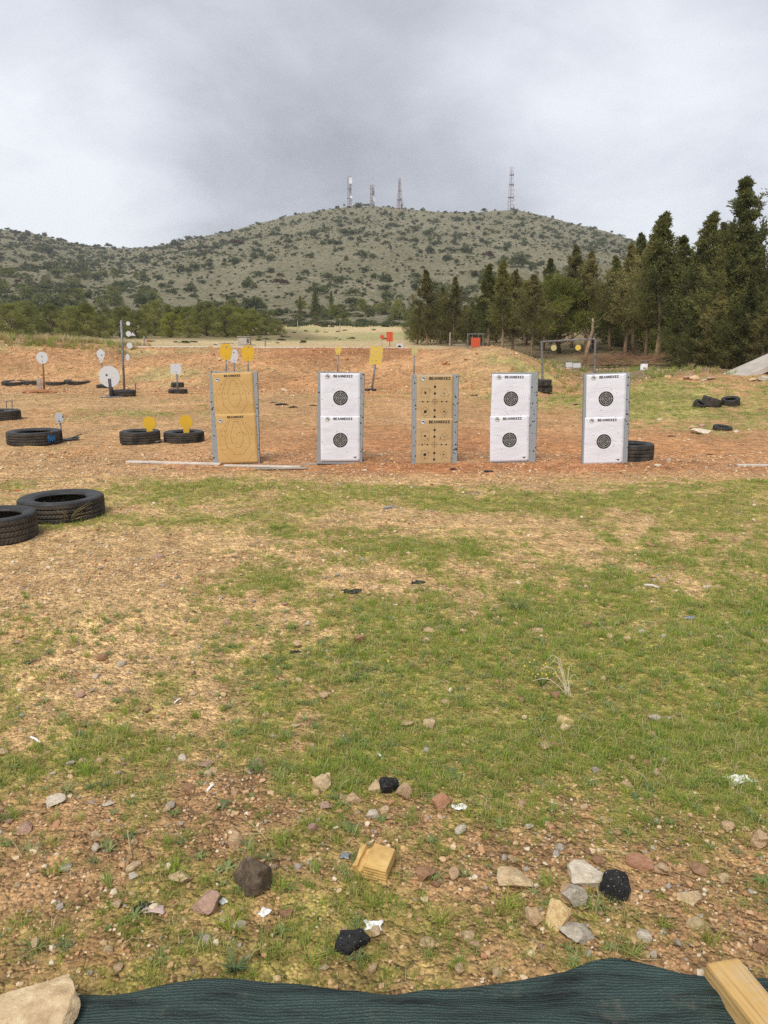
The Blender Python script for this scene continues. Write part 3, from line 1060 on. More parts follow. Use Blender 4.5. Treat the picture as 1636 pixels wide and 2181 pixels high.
def shrub_mesh(seed, mat, n=420):
    rng = np.random.default_rng(seed)
    Vs = []; Fs = []; base = 0
    for k in range(7):
        c = np.array([rng.normal(0, 0.22), rng.normal(0, 0.22), rng.uniform(0.1, 0.42)])
        pr = rng.uniform(0.18, 0.34)
        m = n // 7
        u = unit(rng.normal(size=(m, 3))); u[:, 2] = np.abs(u[:, 2]) * 0.9 - 0.05
        P = c + u * pr * rng.uniform(0.55, 1.05, m)[:, None]
        P[:, 2] = np.maximum(P[:, 2], -0.05)
        D = unit(u + rng.normal(size=(m, 3)) * 0.6 + np.array([0, 0, .3]))
        Ln = rng.uniform(0.09, 0.19, m); Wd = Ln * rng.uniform(0.4, 0.75, m)
        V, Fq = leaf_quads(P, D, Ln, Wd, rng)
        Vs.append(V); Fs.append(Fq + base); base += len(V)
    return np_mesh('shrub', np.concatenate(Vs), np.concatenate(Fs), mat)


CYP = [cypress_meshes(1, 0.20, 0.235, 78, 30, M_cyp), cypress_meshes(2, 0.04, 0.270, 92, 32, M_cyp), cypress_meshes(3, 0.22, 0.178, 72, 29, M_cyp2, 1.3),
       cypress_meshes(4, 0.00, 0.300, 100, 33, M_cyp2), cypress_meshes(5, 0.24, 0.260, 76, 30, M_cyp, 0.8), cypress_meshes(6, 0.02, 0.200, 90, 30, M_cyp2, 1.4)]
PINE = [pine_meshes(21, M_pine, 0.28, 0.40, 38, 520, 1.25), pine_meshes(22, M_pine2, 0.06, 0.50, 48, 540, 1.35), pine_meshes(23, M_pine2, 0.05, 0.46, 48, 540, 1.35), pine_meshes(24, M_pine, 0.05, 0.50, 46, 540, 1.3)]


def plant_tree(name, meshes, loc, h, rz, label, cat, group=None, wide=1.0):
    o = thing(name, label, cat, loc, rz, group, (h * wide, h * wide, h))
    link('trunk', meshes[0], o)
    link('crown', meshes[1], o)
    return o


ORD = ['', 'first', 'second', 'third', 'fourth', 'fifth', 'sixth', 'seventh', 'eighth', 'ninth', 'tenth', 'eleventh', 'twelfth', 'thirteenth',
       'fourteenth', 'fifteenth', 'sixteenth', 'seventeenth', 'eighteenth', 'nineteenth', 'twentieth', 'twenty-first', 'twenty-second', 'twenty-third', 'twenty-fourth']
rt = random.Random(5)
# right-hand wood: (pixel x of stem, pixel y of top, distance, mesh, widening)
front = [(890, 640, 47, 3, 1.15), (912, 575, 45, 1, 1.05), (940, 612, 48, 3, 1.1), (968, 590, 44, 1, 1.05), (1003, 640, 46, 3, 1.1),
         (1044, 562, 41, 2, 1.15), (1073, 552, 39, 2, 1.0), (1098, 575, 40, 0, 1.1), (1140, 585, 38, 4, 1.25), (1165, 550, 44, 5, .9),
         (1228, 522, 46, 0, 1.0), (1258, 535, 42, 4, 1.0), (1312, 545, 43, 2, 1.1), (1348, 520, 40, 0, 1.05), (1368, 496, 42, 2, 1.0),
         (1395, 498, 37, 4, 1.0), (1417, 452, 35.5, 2, 1.2), (1474, 500, 37, 5, 1.2), (1502, 520, 34, 3, 1.0), (1522, 452, 34, 2, 1.2),
         (1548, 475, 36, 1, 1.0), (1574, 500, 30, 3, 1.1), (1592, 450, 31, 1, .95), (1614, 372, 30, 5, 1.1)]
front.sort()
for i, (px, py, Y, k, wd) in enumerate(front):
    top = at(px, py, Y)
    gz = h1(top[0], Y)
    special = {912: 'ragged spire-topped cypress second from the left end of the wood', 1417: 'lone tall cypress spire with tufted top above the white hanging square',
               1614: 'tallest dark cypress in view at the right edge of the wood', 1140: 'squat cypress with bare tan stem left of the swing frame',
               1522: 'tall narrow cypress spire left of the tallest tree at right edge'}
    lab = special.get(px, 'dark cypress, %s tree from the left along the edge of the right-hand wood' % ORD[i + 1])
    plant_tree('cypress_tree', CYP[k], (top[0], Y, gz), top[2] - gz, rt.uniform(0, 6.28), lab, 'cypress', 'cypresses along the edge of the wood', wd)
# beyond the right edge of the frame the wood goes on
for i, (X, Y, h, k) in enumerate([(15.8, 29.5, 8.6, 3), (17.6, 31, 8.2, 1), (19.5, 30, 8.8, 5), (21.5, 33, 8, 3)]):
    plant_tree('cypress_tree', CYP[k], (X, Y, h1(X, Y)), h, rt.uniform(0, 6.28), 'dark cypress beyond the tallest tree at the right end of the wood', 'cypress', 'cypresses past the right edge')
# low dense young cypresses that close the wood on the right
for i, (px, py, Y, k) in enumerate([(1455, 640, 32.5, 3), (1490, 655, 30, 3), (1530, 620, 29.5, 1), (1560, 660, 28.6, 3), (1605, 600, 28.2, 3), (1635, 640, 27.5, 1)]):
    top = at(px, py, Y); gz = h1(top[0], Y)
    plant_tree('young_cypress', CYP[k], (top[0], Y, gz), top[2] - gz, rt.uniform(0, 6.28),
               'young bushy cypress with foliage to the ground, %s of six behind the grassy bank' % ORD[i + 1], 'cypress', 'bushy young cypresses at the bank', 1.35)
for i, (px, py, Y, k) in enumerate([(880, 668, 50, 3), (925, 650, 51, 1), (955, 655, 49, 3), (990, 650, 51, 1), (1020, 630, 48, 3), (1060, 640, 50, 1), (1090, 645, 52, 3), (1125, 640, 49, 1), (1190, 640, 52, 3), (1290, 620, 51, 1), (1335, 610, 47, 3), (1380, 600, 45, 1), (1425, 590, 43, 3)]):
    top = at(px, py, Y); gz = h1(top[0], Y)
    plant_tree('bushy_cypress', CYP[k], (top[0], Y, gz), top[2] - gz, rt.uniform(0, 6.28),
               'bushy cypress filling the wood behind the front row, %s from the left' % ORD[i + 1], 'cypress', 'bushy cypresses behind the front row', 1.35)
# deeper in the wood
for i in range(84):
    px = rt.uniform(890, 1660) if i < 62 else rt.uniform(890, 1120); Y = rt.uniform(49, 85)
    py = np.interp(px, [890, 960, 1100, 1250, 1400, 1640], [665, 645, 618, 585, 555, 530]) + rt.uniform(-5, 60)
    top = at(px, py, Y); gz = h1(top[0], Y)
    plant_tree('cypress_tree', CYP[rt.choice([0, 2, 4, 5, 1, 3] if px > 1120 else [1, 3, 5])], (top[0], Y, gz), top[2] - gz, rt.uniform(0, 6.28),
               'cypress standing deeper in the wood behind its front row', 'cypress', 'cypresses deeper in the wood')
# pines among them
for px, py, Y, k, wd, lab in [(1200, 590, 42, 0, 1.15, 'yellow-green pine with broad crown above the swing frame'), (1272, 612, 45, 0, 1.0, 'light green pine right of the broad pine above the swing frame'),
                              (1122, 600, 47, 0, 0.7, 'slim yellow-green pine behind the squat cypress'), (1452, 545, 42, 3, 0.8, 'bright green pine between two cypress spires at right'),
                              (1555, 540, 40, 0, 0.8, 'olive pine in front of the tallest cypresses at right'), (1325, 620, 48, 1, 1.0, 'dark round pine left of the twin tan stems')]:
    top = at(px, py, Y); gz = h1(top[0], Y)
    plant_tree('pine_tree', PINE[k], (top[0], Y, gz), top[2] - gz, rt.uniform(0, 6.28), lab, 'pine', None, wd)
# dead leaning tree behind the swing frame
p = at(1243, 782, 34); p[2] = h1(p[0], 34)
o = thing('dead_tree', 'dead leaning tree with bare pale branches behind the swing frame', 'dead tree', p)
mb = MB(); mb.path([(0, 0, -0.1), (0.14, 0, 0.8), (0.30, 0, 1.5), (0.30, 0.05, 2.0)], [0.10, 0.085, 0.06, 0.03], 8)
mb.build('trunk', M_bark, o, smooth=True)
for i in range(20):
    a = rt.uniform(0, 6.28); z = rt.uniform(0.9, 1.9); l = rt.uniform(0.3, 0.8)
    x0 = 0.14 + 0.22 * (z - .8)
    q = [(x0, 0, z)]
    for s in range(3):
        q.append((q[-1][0] + math.cos(a) * l / 3 + rt.uniform(-.1, .1), q[-1][1] + math.sin(a) * l / 3 * .6, q[-1][2] + rt.uniform(-.06, .2)))
    mb = MB(); mb.path(q, [0.013, 0.009, 0.006, 0.003], 5)
    mb.build('branch', M_deadwood, o)
# cut brushwood on the floor of the wood
p = at(1325, 785, 31.5); p[2] = h1(p[0], 31.5)
o = thing('brush_pile', 'pile of reddish brown cut branches lying before the wood', 'brushwood', p)
for nm, n, mt, rr in (('log', 4, M_bark, 0.05), ):
    for i in range(n):
        x0 = rt.uniform(-1.8, 0.2); mb = MB()
        mb.path([(x0, rt.uniform(-.3, .3), 0.04), (x0 + 0.9, rt.uniform(-.3, .3), 0.07), (x0 + 1.7, rt.uniform(-.3, .3), 0.05)], [rr, rr * .8, rr * .5], 7)
        mb.build('log', mt, o)
mb = MB()
for i in range(260):
    x0 = rt.uniform(-1.4, 1.3); y0 = rt.uniform(-.5, .5); a = rt.uniform(-.5, .5) + (0 if rt.random() < .5 else math.pi); l = rt.uniform(.3, 1.0)
    z0 = rt.uniform(0.02, 0.35)
    mb.tube((x0, y0, z0), (x0 + math.cos(a) * l, y0 + math.sin(a) * l * .5, z0 + rt.uniform(0, .5) * l), 0.010, 0.003, 4, False)
mb.build('twigs', mat_mottled('brush', (0.16, 0.085, 0.05), (0.32, 0.18, 0.10), 3), o)['kind'] = 'stuff'

# pines behind the left berm
left = [(-30, 645, 66, 2), (12, 640, 62, 1), (58, 652, 70, 2), (100, 648, 64, 1), (140, 655, 60, 2), (178, 650, 72, 3), (212, 660, 62, 1), (250, 655, 66, 2), (290, 662, 60, 1),
        (325, 652, 70, 2), (362, 658, 62, 3), (402, 664, 61, 2), (440, 650, 66, 1), (478, 648, 64, 2), (508, 662, 68, 3), (540, 668, 70, 1), (566, 672, 72, 2), (588, 682, 74, 1)]
for i, (px, py, Y, k) in enumerate(left):
    top = at(px, py - 4 + rt.uniform(-9, 16), Y); gz = h1(top[0], Y) - 0.1
    plant_tree('pine_tree', PINE[k], (top[0], Y, gz), top[2] - gz, rt.uniform(0, 6.28),
               'bushy green pine, %s from the left in the row behind the berm' % ORD[i + 1], 'pine', 'pines behind the left berm', rt.uniform(0.95, 1.25))
for i in range(24):
    px = rt.uniform(-60, 570); Y = rt.uniform(78, 110)
    top = at(px, rt.uniform(648, 662), Y); gz = h1(top[0], Y)
    plant_tree('pine_tree', PINE[rt.choice([1, 2, 3])], (top[0], Y, gz), max(2.5, top[2] - gz), rt.uniform(0, 6.28),
               'pine whose top shows above the row behind the left berm', 'pine', 'pines of the second row')
# scattered pines at the foot of the hill
fx = []
for i in range(64):
    if i < 38:
        px = rt.uniform(-40, 330); py = rt.uniform(585, 655)
    else:
        px = rt.uniform(480, 900); py = rt.uniform(655, 690)
    p = hit(px, py)
    if p is None or p[1] < 90: continue
    fx.append((px, p))
for px, p in fx:
    cx_ = ['close to the left edge', 'left of the plate rack', 'above the plate rack', 'right of the plate rack'][int(np.digitize(px, [70, 180, 270]))] if px < 400 else ['above the golden board', 'left of the second board', 'above the second board', 'right of the second board', 'beside the wood'][int(np.digitize(px, [560, 640, 760, 840]))]
    rw_ = 'higher' if p[1] > (230 if px < 400 else 150) else 'lower'
    lab = ('small pine %s on the left slope, %s' if px < 400 else 'low pine at the far field edge, %s, %s') % (rw_, cx_)
    plant_tree('pine_tree', PINE[rt.choice([1, 2, 3])], (p[0], p[1], p[2] - 0.2), rt.uniform(2.2, 3.9) * (1.0 if px < 400 else 0.72), rt.uniform(0, 6.28), lab, 'pine',
               ('slope pines ' if px < 400 else 'field edge pines ') + rw_ + ' ' + cx_, 1.3)
for px, py in [(672, 650), (706, 640), (640, 655)]:
    p = hit(px, py + 25)
    if p is None: continue
    plant_tree('cypress_tree', CYP[5], p, rt.uniform(4.5, 6), 0, 'tiny dark cypress at the foot of the hill left of the wood', 'cypress', 'tiny cypresses at the foot of the hill')

# ------------------------------------------------------------------ shrubs on the hill
SH = [shrub_mesh(60 + i, M_shrub) for i in range(5)] + [shrub_mesh(70, M_redshrub)]
rng = np.random.default_rng(77)
spots = []
tries = 0
while len(spots) < 2600 and tries < 60:
    tries += 1
    n = 4000
    y = np.sqrt(rng.uniform(160 ** 2, 640 ** 2, n)); x = rng.uniform(-0.56, 0.56, n) * y
    az = np.arctan2(x, y); r = np.hypot(x, y); D = np.interp(az, RAZ, RD)
    t = (r - HILL0) / (D - HILL0)
    dn = 0.62 + 0.5 * np.clip(fbm(x * 0.02, y * 0.014, 401, 3), -0.6, 1) + 0.55 * blob(np.degrees(az), t, 4.5, 0.55, 3.0, 0.09) + 0.5 * (az < -0.34) + 0.35 * sst(0.35, 0.1, t)
    dn = dn * sst(1.03, 1.0, t) * (r / D) ** 0.5
    k = (rng.uniform(0, 1, n) < dn * 0.16)
    for a, b in zip(x[k], y[k]):
        spots.append((a, b))
spots = np.array(spots)
spots = spots[rng.permutation(len(spots))][:2600]
sz = rng.uniform(0.9, 2.0, len(spots)) * np.exp(rng.normal(0, 0.32, len(spots)))
app = sz / np.hypot(spots[:, 0], spots[:, 1])
order = np.argsort(-app)
hz_ = H(spots[:, 0], spots[:, 1])
for j in order[:300]:
    a, b = spots[j]
    az = math.degrees(math.atan2(a, b)); t = (math.hypot(a, b) - HILL0) / (float(np.interp(math.radians(az), RAZ, RD)) - HILL0)
    red = rng.uniform() < 0.05
    side = ['far left slope', 'left saddle', 'left shoulder', 'slope under the three masts', 'gully between the peaks', 'slope under the lone mast', 'far right slope'][int(np.digitize(az, [-21, -15, -8, 1.5, 6.5, 12]))]
    hgt = ['at the foot', 'low', 'a third up', 'halfway up', 'high', 'at the ridge'][int(np.digitize(t, [0.12, 0.28, 0.45, 0.65, 0.88]))]
    big = 'large ' if sz[j] > 2.6 else ('' if sz[j] > 1.7 else 'small ')
    o = link('hill_shrub', SH[5] if red else SH[int(rng.integers(0, 5))], None, (a, b, hz_[j] - 0.15), (0, 0, rng.uniform(0, 6.28)),
             (sz[j] * rng.uniform(1.1, 1.8), sz[j] * rng.uniform(1.1, 1.8), sz[j] * rng.uniform(1.2, 1.7)))
    lab = '%s%s shrub %s on the hill\'s %s' % (big, 'reddish' if red else 'dark green', hgt, side)
    tag(o, lab, 'shrub', '%s%sshrubs %s on the %s of the hill' % (big, 'reddish ' if red else '', hgt, side))
rest = order[300:]
yy_ = np.sqrt(rng.uniform(160 ** 2, 640 ** 2, 16000)); xx_ = rng.uniform(-0.56, 0.56, 16000) * yy_
tt_ = (np.hypot(xx_, yy_) - HILL0) / (np.interp(np.arctan2(xx_, yy_), RAZ, RD) - HILL0)
kk_ = (tt_ < 1.01) & (rng.uniform(0, 1, 16000) < 0.55 + 0.6 * fbm(xx_ * 0.03, yy_ * 0.02, 407, 3))
sx_ = np.concatenate([spots[rest, 0], xx_[kk_]]); sy_ = np.concatenate([spots[rest, 1], yy_[kk_]])
s3 = np.concatenate([sz[rest], rng.uniform(0.3, 0.85, int(kk_.sum()))])
n = len(s3)
scatter('hill_scrub', np.stack([sx_, sy_, H(sx_, sy_) - 0.12], 1), np.stack([0 * s3, 0 * s3, rng.uniform(0, 6.28, n)], 1),
        np.stack([s3 * 1.3, s3 * 1.3, s3 * 1.35], 1), rng.choice(6, n, p=[.19] * 5 + [.05]), SH, 'countless smaller scrub bushes dotted over the hillside', 'scrub')
# brush between the field and the hill
n = 420
x = rng.uniform(-60, 60, n); y = rng.uniform(125, 175, n)
s3 = rng.uniform(0.5, 1.6, n)
scatter('field_scrub', np.stack([x, y, H(x, y) - .1], 1), np.stack([0 * s3, 0 * s3, rng.uniform(0, 6.28, n)], 1),
        np.stack([s3 * 1.6, s3 * 1.6, s3], 1), rng.choice(6, n, p=[.19] * 5 + [.05]), SH, 'low scrub filling the foot of the hill beyond the field', 'scrub')
n = 260
x = rng.uniform(-28, 14, n); y = rng.uniform(36, 110, n)
s3 = rng.uniform(0.08, 0.32, n)
k = fbm(x * 0.15, y * 0.1, 411, 2) > 0.0
scatter('field_weeds', np.stack([x, y, H(x, y) - .01], 1)[k], np.stack([0 * s3, 0 * s3, rng.uniform(0, 6.28, n)], 1)[k],
        np.stack([s3 * 2.2, s3 * 1.6, s3], 1)[k], rng.choice(6, n, p=[.16] * 5 + [.2])[k], SH, 'low dry bushes dotted over the field behind the berm', 'bushes')
# dry grass on the crest of the left berm, and undergrowth of the wood
dv = [grass_clump(500 + i, 34, 0.42, 0.10, 0.012, M_dry, 0.7) for i in range(3)] + [grass_clump(510 + i, 34, 0.34, 0.11, 0.013, M_grass, 0.7) for i in range(3)]
n = 420
x = -9.6 - np.abs(rng.normal(0, 4.2, n)); y = rng.uniform(29.6, 32.6, n)
scatter('crest_grass', np.stack([x, y, H(x, y)], 1), np.stack([0 * x, 0 * x, rng.uniform(0, 6.28, n)], 1), rng.uniform(0.5, 1.25, n) * np.interp(x, [-16, -9.6], [1.1, 0.6]),
        rng.choice(6, n, p=[.22] * 3 + [.34 / 3] * 3), dv, 'tall dry grass along the crest of the left berm', 'grass')
n = 900
x = rng.uniform(5.5, 17, n); y = rng.uniform(23.5, 36, n)
k = fbm(x * .5, y * .5, 421, 2) > -0.25
scatter('undergrowth', np.stack([x, y, H(x, y)], 1)[k], np.stack([0 * x, 0 * x, rng.uniform(0, 6.28, n)], 1)[k], rng.uniform(0.3, 0.8, n)[k],
        rng.choice(6, n, p=[.1] * 3 + [.7 / 3] * 3)[k], dv, 'dark green undergrowth along the edge of the wood', 'undergrowth')

# ------------------------------------------------------------------ materials of the range
M_rubber = mat_mottled('rubber', (0.012, 0.012, 0.013), (0.040, 0.039, 0.037), 9, 0.55, 0.002, 60, spec=0.4)
M_tread = mat_mottled('dusty_rubber', (0.012, 0.012, 0.012), (0.085, 0.070, 0.052), 6, 0.75, 0.003, 50, spec=0.3)
M_bluepaint = mat_mottled('blue_paint', (0.02, 0.08, 0.19), (0.03, 0.17, 0.38), 14, 0.6)
M_foam = mat_paint('foam_board', (0.290, 0.308, 0.317), (0.053, 0.053, 0.053), 0.10, 34.0, rough=0.9)
M_foamside = mat_mottled('foam_side', (0.02, 0.02, 0.02), (0.07, 0.07, 0.07), 20)
M_white = mat_paint('white_steel', (0.563, 0.572, 0.581), (0.079, 0.079, 0.088), 0.75, 11.0)
M_white_fine = mat_paint('white_steel_small', (0.563, 0.572, 0.581), (0.088, 0.088, 0.097), 0.6, 15.0)
M_yellow = mat_paint('yellow_steel', (0.630, 0.387, 0.032), (0.180, 0.189, 0.180), 0.5, 12.0)
M_yellow_worn = mat_paint('worn_yellow_steel', (0.66, 0.47, 0.09), (0.30, 0.33, 0.33), 0.9, 15.0)
M_yellow_pale = mat_paint('pale_yellow_steel', (0.50, 0.44, 0.20), (0.36, 0.36, 0.30), 0.7, 16.0)
M_orange = mat_paint('orange_steel', (0.564, 0.094, 0.037), (0.433, 0.180, 0.130), 0.5, 14.0)
M_steel = mat_mottled('bare_steel', (0.10, 0.10, 0.105), (0.27, 0.265, 0.26), 10, 0.55, 0.001, 60, metallic=0.3)
M_rust = mat_mottled('rusty_steel', (0.14, 0.065, 0.04), (0.30, 0.155, 0.09), 10, 0.9, 0.002, 60)
M_wood = mat_mottled('grey_wood', (0.24, 0.20, 0.16), (0.40, 0.36, 0.30), 6, 0.9, 0.002, 40)
M_palewood = mat_mottled('pale_wood', (0.45, 0.40, 0.34), (0.62, 0.58, 0.52), 5, 0.9, 0.002, 40)
M_concrete = mat_mottled('concrete', (0.34, 0.30, 0.25), (0.50, 0.46, 0.40), 3, 0.95, 0.01, 20)
M_kerb = mat_mottled('kerb_concrete', (0.50, 0.45, 0.37), (0.64, 0.60, 0.52), 1.2, 0.95, 0.01, 9)
M_black = mat_mottled('print_black', (0.015, 0.015, 0.016), (0.03, 0.03, 0.03), 30)
M_hole = mat_mottled('bullet_hole', (0.01, 0.01, 0.01), (0.025, 0.022, 0.02), 30)
M_bull = mat_mottled('print_dark_grey', (0.028, 0.028, 0.030), (0.05, 0.05, 0.052), 40)
M_line = mat_mottled('print_brown_line', (0.14, 0.088, 0.04), (0.19, 0.12, 0.055), 30)
M_faint = mat_mottled('print_faint_line', (0.50, 0.50, 0.54), (0.56, 0.56, 0.60), 30)
M_bulline = mat_mottled('print_pale_line', (0.42, 0.40, 0.36), (0.52, 0.50, 0.46), 30)


def mat_paper(name, c0, c1):
    m, t, b = mat_new(name)
    v = objco(t)
    mp = N(t, 'ShaderNodeMapping'); L(t, v, mp.inputs[0]); mp.inputs['Scale'].default_value = (1, 1, 3.2)
    L(t, ramp(t, noise(t, 3.0, 4, 0.5, mp.outputs[0]), [(0.3, c0), (0.7, c1)]), b.inputs['Base Color'])
    bump(t, b, noise(t, 5.0, 4, 0.5, mp.outputs[0], 0.6), 0.006, 0.8)
    b.inputs['Roughness'].default_value = 0.8
    return m


M_paper = mat_paper('white_paper', (0.642, 0.642, 0.691), (0.706, 0.706, 0.750))
M_kraft = mat_paper('golden_kraft_paper', (0.480, 0.298, 0.110), (0.559, 0.360, 0.144))
M_kraft2 = mat_paper('brown_kraft_paper', (0.421, 0.283, 0.139), (0.487, 0.344, 0.180))

# ------------------------------------------------------------------ tyres
def tyre_meshes(seed, R=0.31, w=0.205, bead=0.60, nb=72):
    rng = np.random.default_rng(seed)
    prof = [(R * 0.985, w * 0.10), (R * 0.955, w * 0.035), (R * 0.87, 0.0), (R * (bead + .1), w * 0.035), (R * bead, w * 0.12), (R * (bead - .012), w * 0.17),
            (R * (bead + .02), w * 0.20), (R * 0.78, w * 0.12), (R * 0.91, w * 0.16), (R * 0.93, w * 0.5), (R * 0.91, w * 0.84), (R * 0.78, w * 0.88), (R * (bead + .02), w * 0.80),
            (R * (bead - .012), w * 0.83), (R * bead, w * 0.88), (R * (bead + .06), w * 0.945), (R * (bead + .10), w * 0.965), (R * (bead + .11), w * 0.955), (R * 0.80, w * 0.99), (R * 0.87, w), (R * 0.92, w * 0.99),
            (R * 0.955, w * 0.965), (R * 0.985, w * 0.90), (R * 0.965, w * 0.86), (R * 0.965, w * 0.14)]
    n = 60; k = len(prof)
    V = []; Fq = []
    for i in range(n):
        a = 2 * math.pi * i / n
        wob = 1 + 0.012 * math.sin(2 * a + seed) + 0.006 * math.sin(3 * a + 2 * seed)
        for r, z in prof:
            V.append((r * wob * math.cos(a), r * wob * math.sin(a), z))
    for i in range(n):
        for j in range(k):
            Fq.append((i * k + j, ((i + 1) % n) * k + j, ((i + 1) % n) * k + (j + 1) % k, i * k + (j + 1) % k))
    cas = np_mesh('casing', V, Fq, M_rubber, True)
    # tread: four ribs cut by sipes
    m = nb * 4
    zs = np.concatenate([np.linspace(0.10, 0.29, 4), np.linspace(0.315, 0.485, 4), np.linspace(0.515, 0.685, 4), np.linspace(0.71, 0.90, 4)])
    cols = []
    for gi, zf in enumerate(zs):
        groove = gi % 4 in (0, 3) and 0 < gi < 15
        cols.append((zf, 0.0, gi // 4))
        if gi % 4 == 3 and gi < 15:
            cols.append((zf + 0.004, -0.010, -1)); cols.append((zs[gi + 1] - 0.004, -0.010, -1))
    V = []; Fq = []
    kk = len(cols)
    for i in range(m):
        a = 2 * math.pi * i / m
        wob = 1 + 0.012 * math.sin(2 * a + seed) + 0.006 * math.sin(3 * a + 2 * seed)
        for zf, dr, rib in cols:
            r = R * (1.0 - 0.06 * abs(zf - 0.5) ** 2 * 4 * 0.25) + dr
            if rib >= 0 and (i + (rib * 2) + int(3 * abs(zf - .5) * 4)) % 4 == 0:
                r -= 0.007
            V.append((r * wob * math.cos(a), r * wob * math.sin(a), zf * w))
    for i in range(m):
        for j in range(kk - 1):
            Fq.append((i * kk + j, ((i + 1) % m) * kk + j, ((i + 1) % m) * kk + j + 1, i * kk + j + 1))
    trd = np_mesh('tread', V, Fq, M_tread)
    return cas, trd


TY = [tyre_meshes(1, 0.31, 0.205), tyre_meshes(2, 0.31, 0.215, 0.64, 60), tyre_meshes(3, 0.31, 0.18, 0.56, 66)]


def tyre(px0, px1, pyb, label, k=0, hpx=None, sink=0.0, tilt=0.0, group='tyres lying on the range', rz=0.0, depth=None, name='tyre'):
    """px0..px1 its width and pyb its lowest edge in the photograph"""
    c = hit((px0 + px1) / 2, pyb)
    wm = (px1 - px0) * mpx(c)
    c = hit((px0 + px1) / 2, pyb)
    R = wm / 2
    y = c[1] + R * 0.98
    wm = (px1 - px0) * (zcam((0, y, 0.1)) / F); R = wm / 2
    x = ((px0 + px1) / 2 - CX) / F * zcam((0, y, 0.1))
    s = R / 0.31
    hs = s if hpx is None else hpx
    o = thing(name, label, 'tyre', (x, y, h1(x, y) - sink), rz, group, (s, s, hs), rot=(tilt, tilt * 0.5, rz))
    link('casing', TY[k][0], o); link('tread', TY[k][1], o)
    return o


t1 = tyre(-92, 74, 1166, 'worn tyre cut off by the left edge, nearest of all tyres', 1, 1.05, 0.01)
t2 = tyre(44, 218, 1116, 'large black tyre lying in grass behind the nearest tyre', 0, 1.0, 0.015, rz=1.0)
t3 = tyre(18, 130, 951, 'wide tyre with a blue paint patch beside small white disc', 1, 0.98, 0.01, rz=2)
mb = MB()
# brush of blue paint on the tread, towards the camera and right
A = [math.radians(-40 + i * 2.6) for i in range(8)]
vs = []; fs = []
for i, a in enumerate(A):
    for z in (0.04 + 0.045 * (i % 2) + 0.01 * (i % 3), 0.185 - 0.03 * ((i + 1) % 2) - 0.012 * (i % 3)):
        vs.append((0.3145 * math.cos(a), 0.3145 * math.sin(a), z))
for i in range(len(A) - 1):
    fs.append((2 * i, 2 * i + 2, 2 * i + 3, 2 * i + 1))
bp = MB().add(vs, fs).build('paint_patch', M_bluepaint, t3)
bp.rotation_euler = (0, 0, -2)
t4 = tyre(257, 340, 948, 'tyre holding the left one of two low yellow discs', 0, 1.0, 0.005, rz=.4)
t5 = tyre(350, 434, 945, 'tyre holding the right one of two low yellow discs', 2, 1.0, 0.005, rz=1.4)
t6 = tyre(-44, 41, 897, 'tyre with a black steel frame on it at the left edge', 1, 0.95, 0.01)
t7 = tyre(1300, 1390, 984, 'muddy tyre half hidden behind the rightmost target board', 1, 1.12, 0.02, rz=.3)
t9 = tyre(238, 288, 846, 'tyre at the foot of the tall steel plate rack', 0, 1.0, 0.02)
t10 = tyre(359, 399, 839, 'tyre under the small white square target', 2, 0.75, 0.02)
t11 = tyre(365, 392, 831, 'small tyre set on the tyre under the white square target', 2, 0.9, -0.07)
t12 = tyre(206, 236, 827, 'flat tyre behind the big white disc target', 1, 0.7, 0.05)
t8a = tyre(1142, 1176, 838, 'lower tyre of the stack of two at the swing frame', 0, 1.0, 0.0)
t8b = tyre(1141, 1174, 838, 'upper tyre of the stack of two at the swing frame', 2, 1.0, 0.0)
t8b.location.z += 0.205 * t8a.scale[2]
for i, (a, b, c) in enumerate([(6, 56, 823), (50, 92, 821), (98, 144, 822), (138, 192, 821)]):
    tyre(a, b, c, 'broken tyre sunk in the soil, %s from the left in the row under the berm' % ORD[i + 1], i % 3, 0.9, 0.13, 0.06 * (-1) ** i, 'sunken tyres below the left berm', rz=i * 1.3)
tyre(1472, 1498, 868, 'shred of black tyre sticking up from the grassy bank', 2, 1.0, 0.06, 0.5, 'torn tyres on the right bank')
tyre(1490, 1532, 868, 'torn tyre half sunk in the middle of the grassy bank', 1, 1.0, 0.05, 0.28, 'torn tyres on the right bank', rz=1)
tyre(1537, 1574, 866, 'torn tyre sunk at the right in the grassy bank', 0, 1.0, 0.05, -0.22, 'torn tyres on the right bank', rz=2)
tyre(1519, 1558, 918, 'piece of tyre lying beside the flat stones on the right', 2, 0.75, 0.06, 0.12, 'torn tyres on the right bank')
tyre(777, 802, 833, 'flat tyre at the foot of the bent yellow square', 2, 0.45, 0.02)
# black rubber flap by the blue-painted tyre
p = hit(148, 938)
mb = MB(); mb.box((0, 0, 0.02), (0.30, 0.16, 0.015)); mb.box((0.10, 0.03, 0.045), (0.22, 0.05, 0.012), Matrix.Rotation(-0.25, 3, 'Y'))
o = mb.build('rubber_flap', M_rubber, None, bevel=0.003, loc=p, rot=(0.08, -0.12, 0.25))
tag(o, 'black strip of rubber lying right of the blue-painted tyre', 'rubber strip')

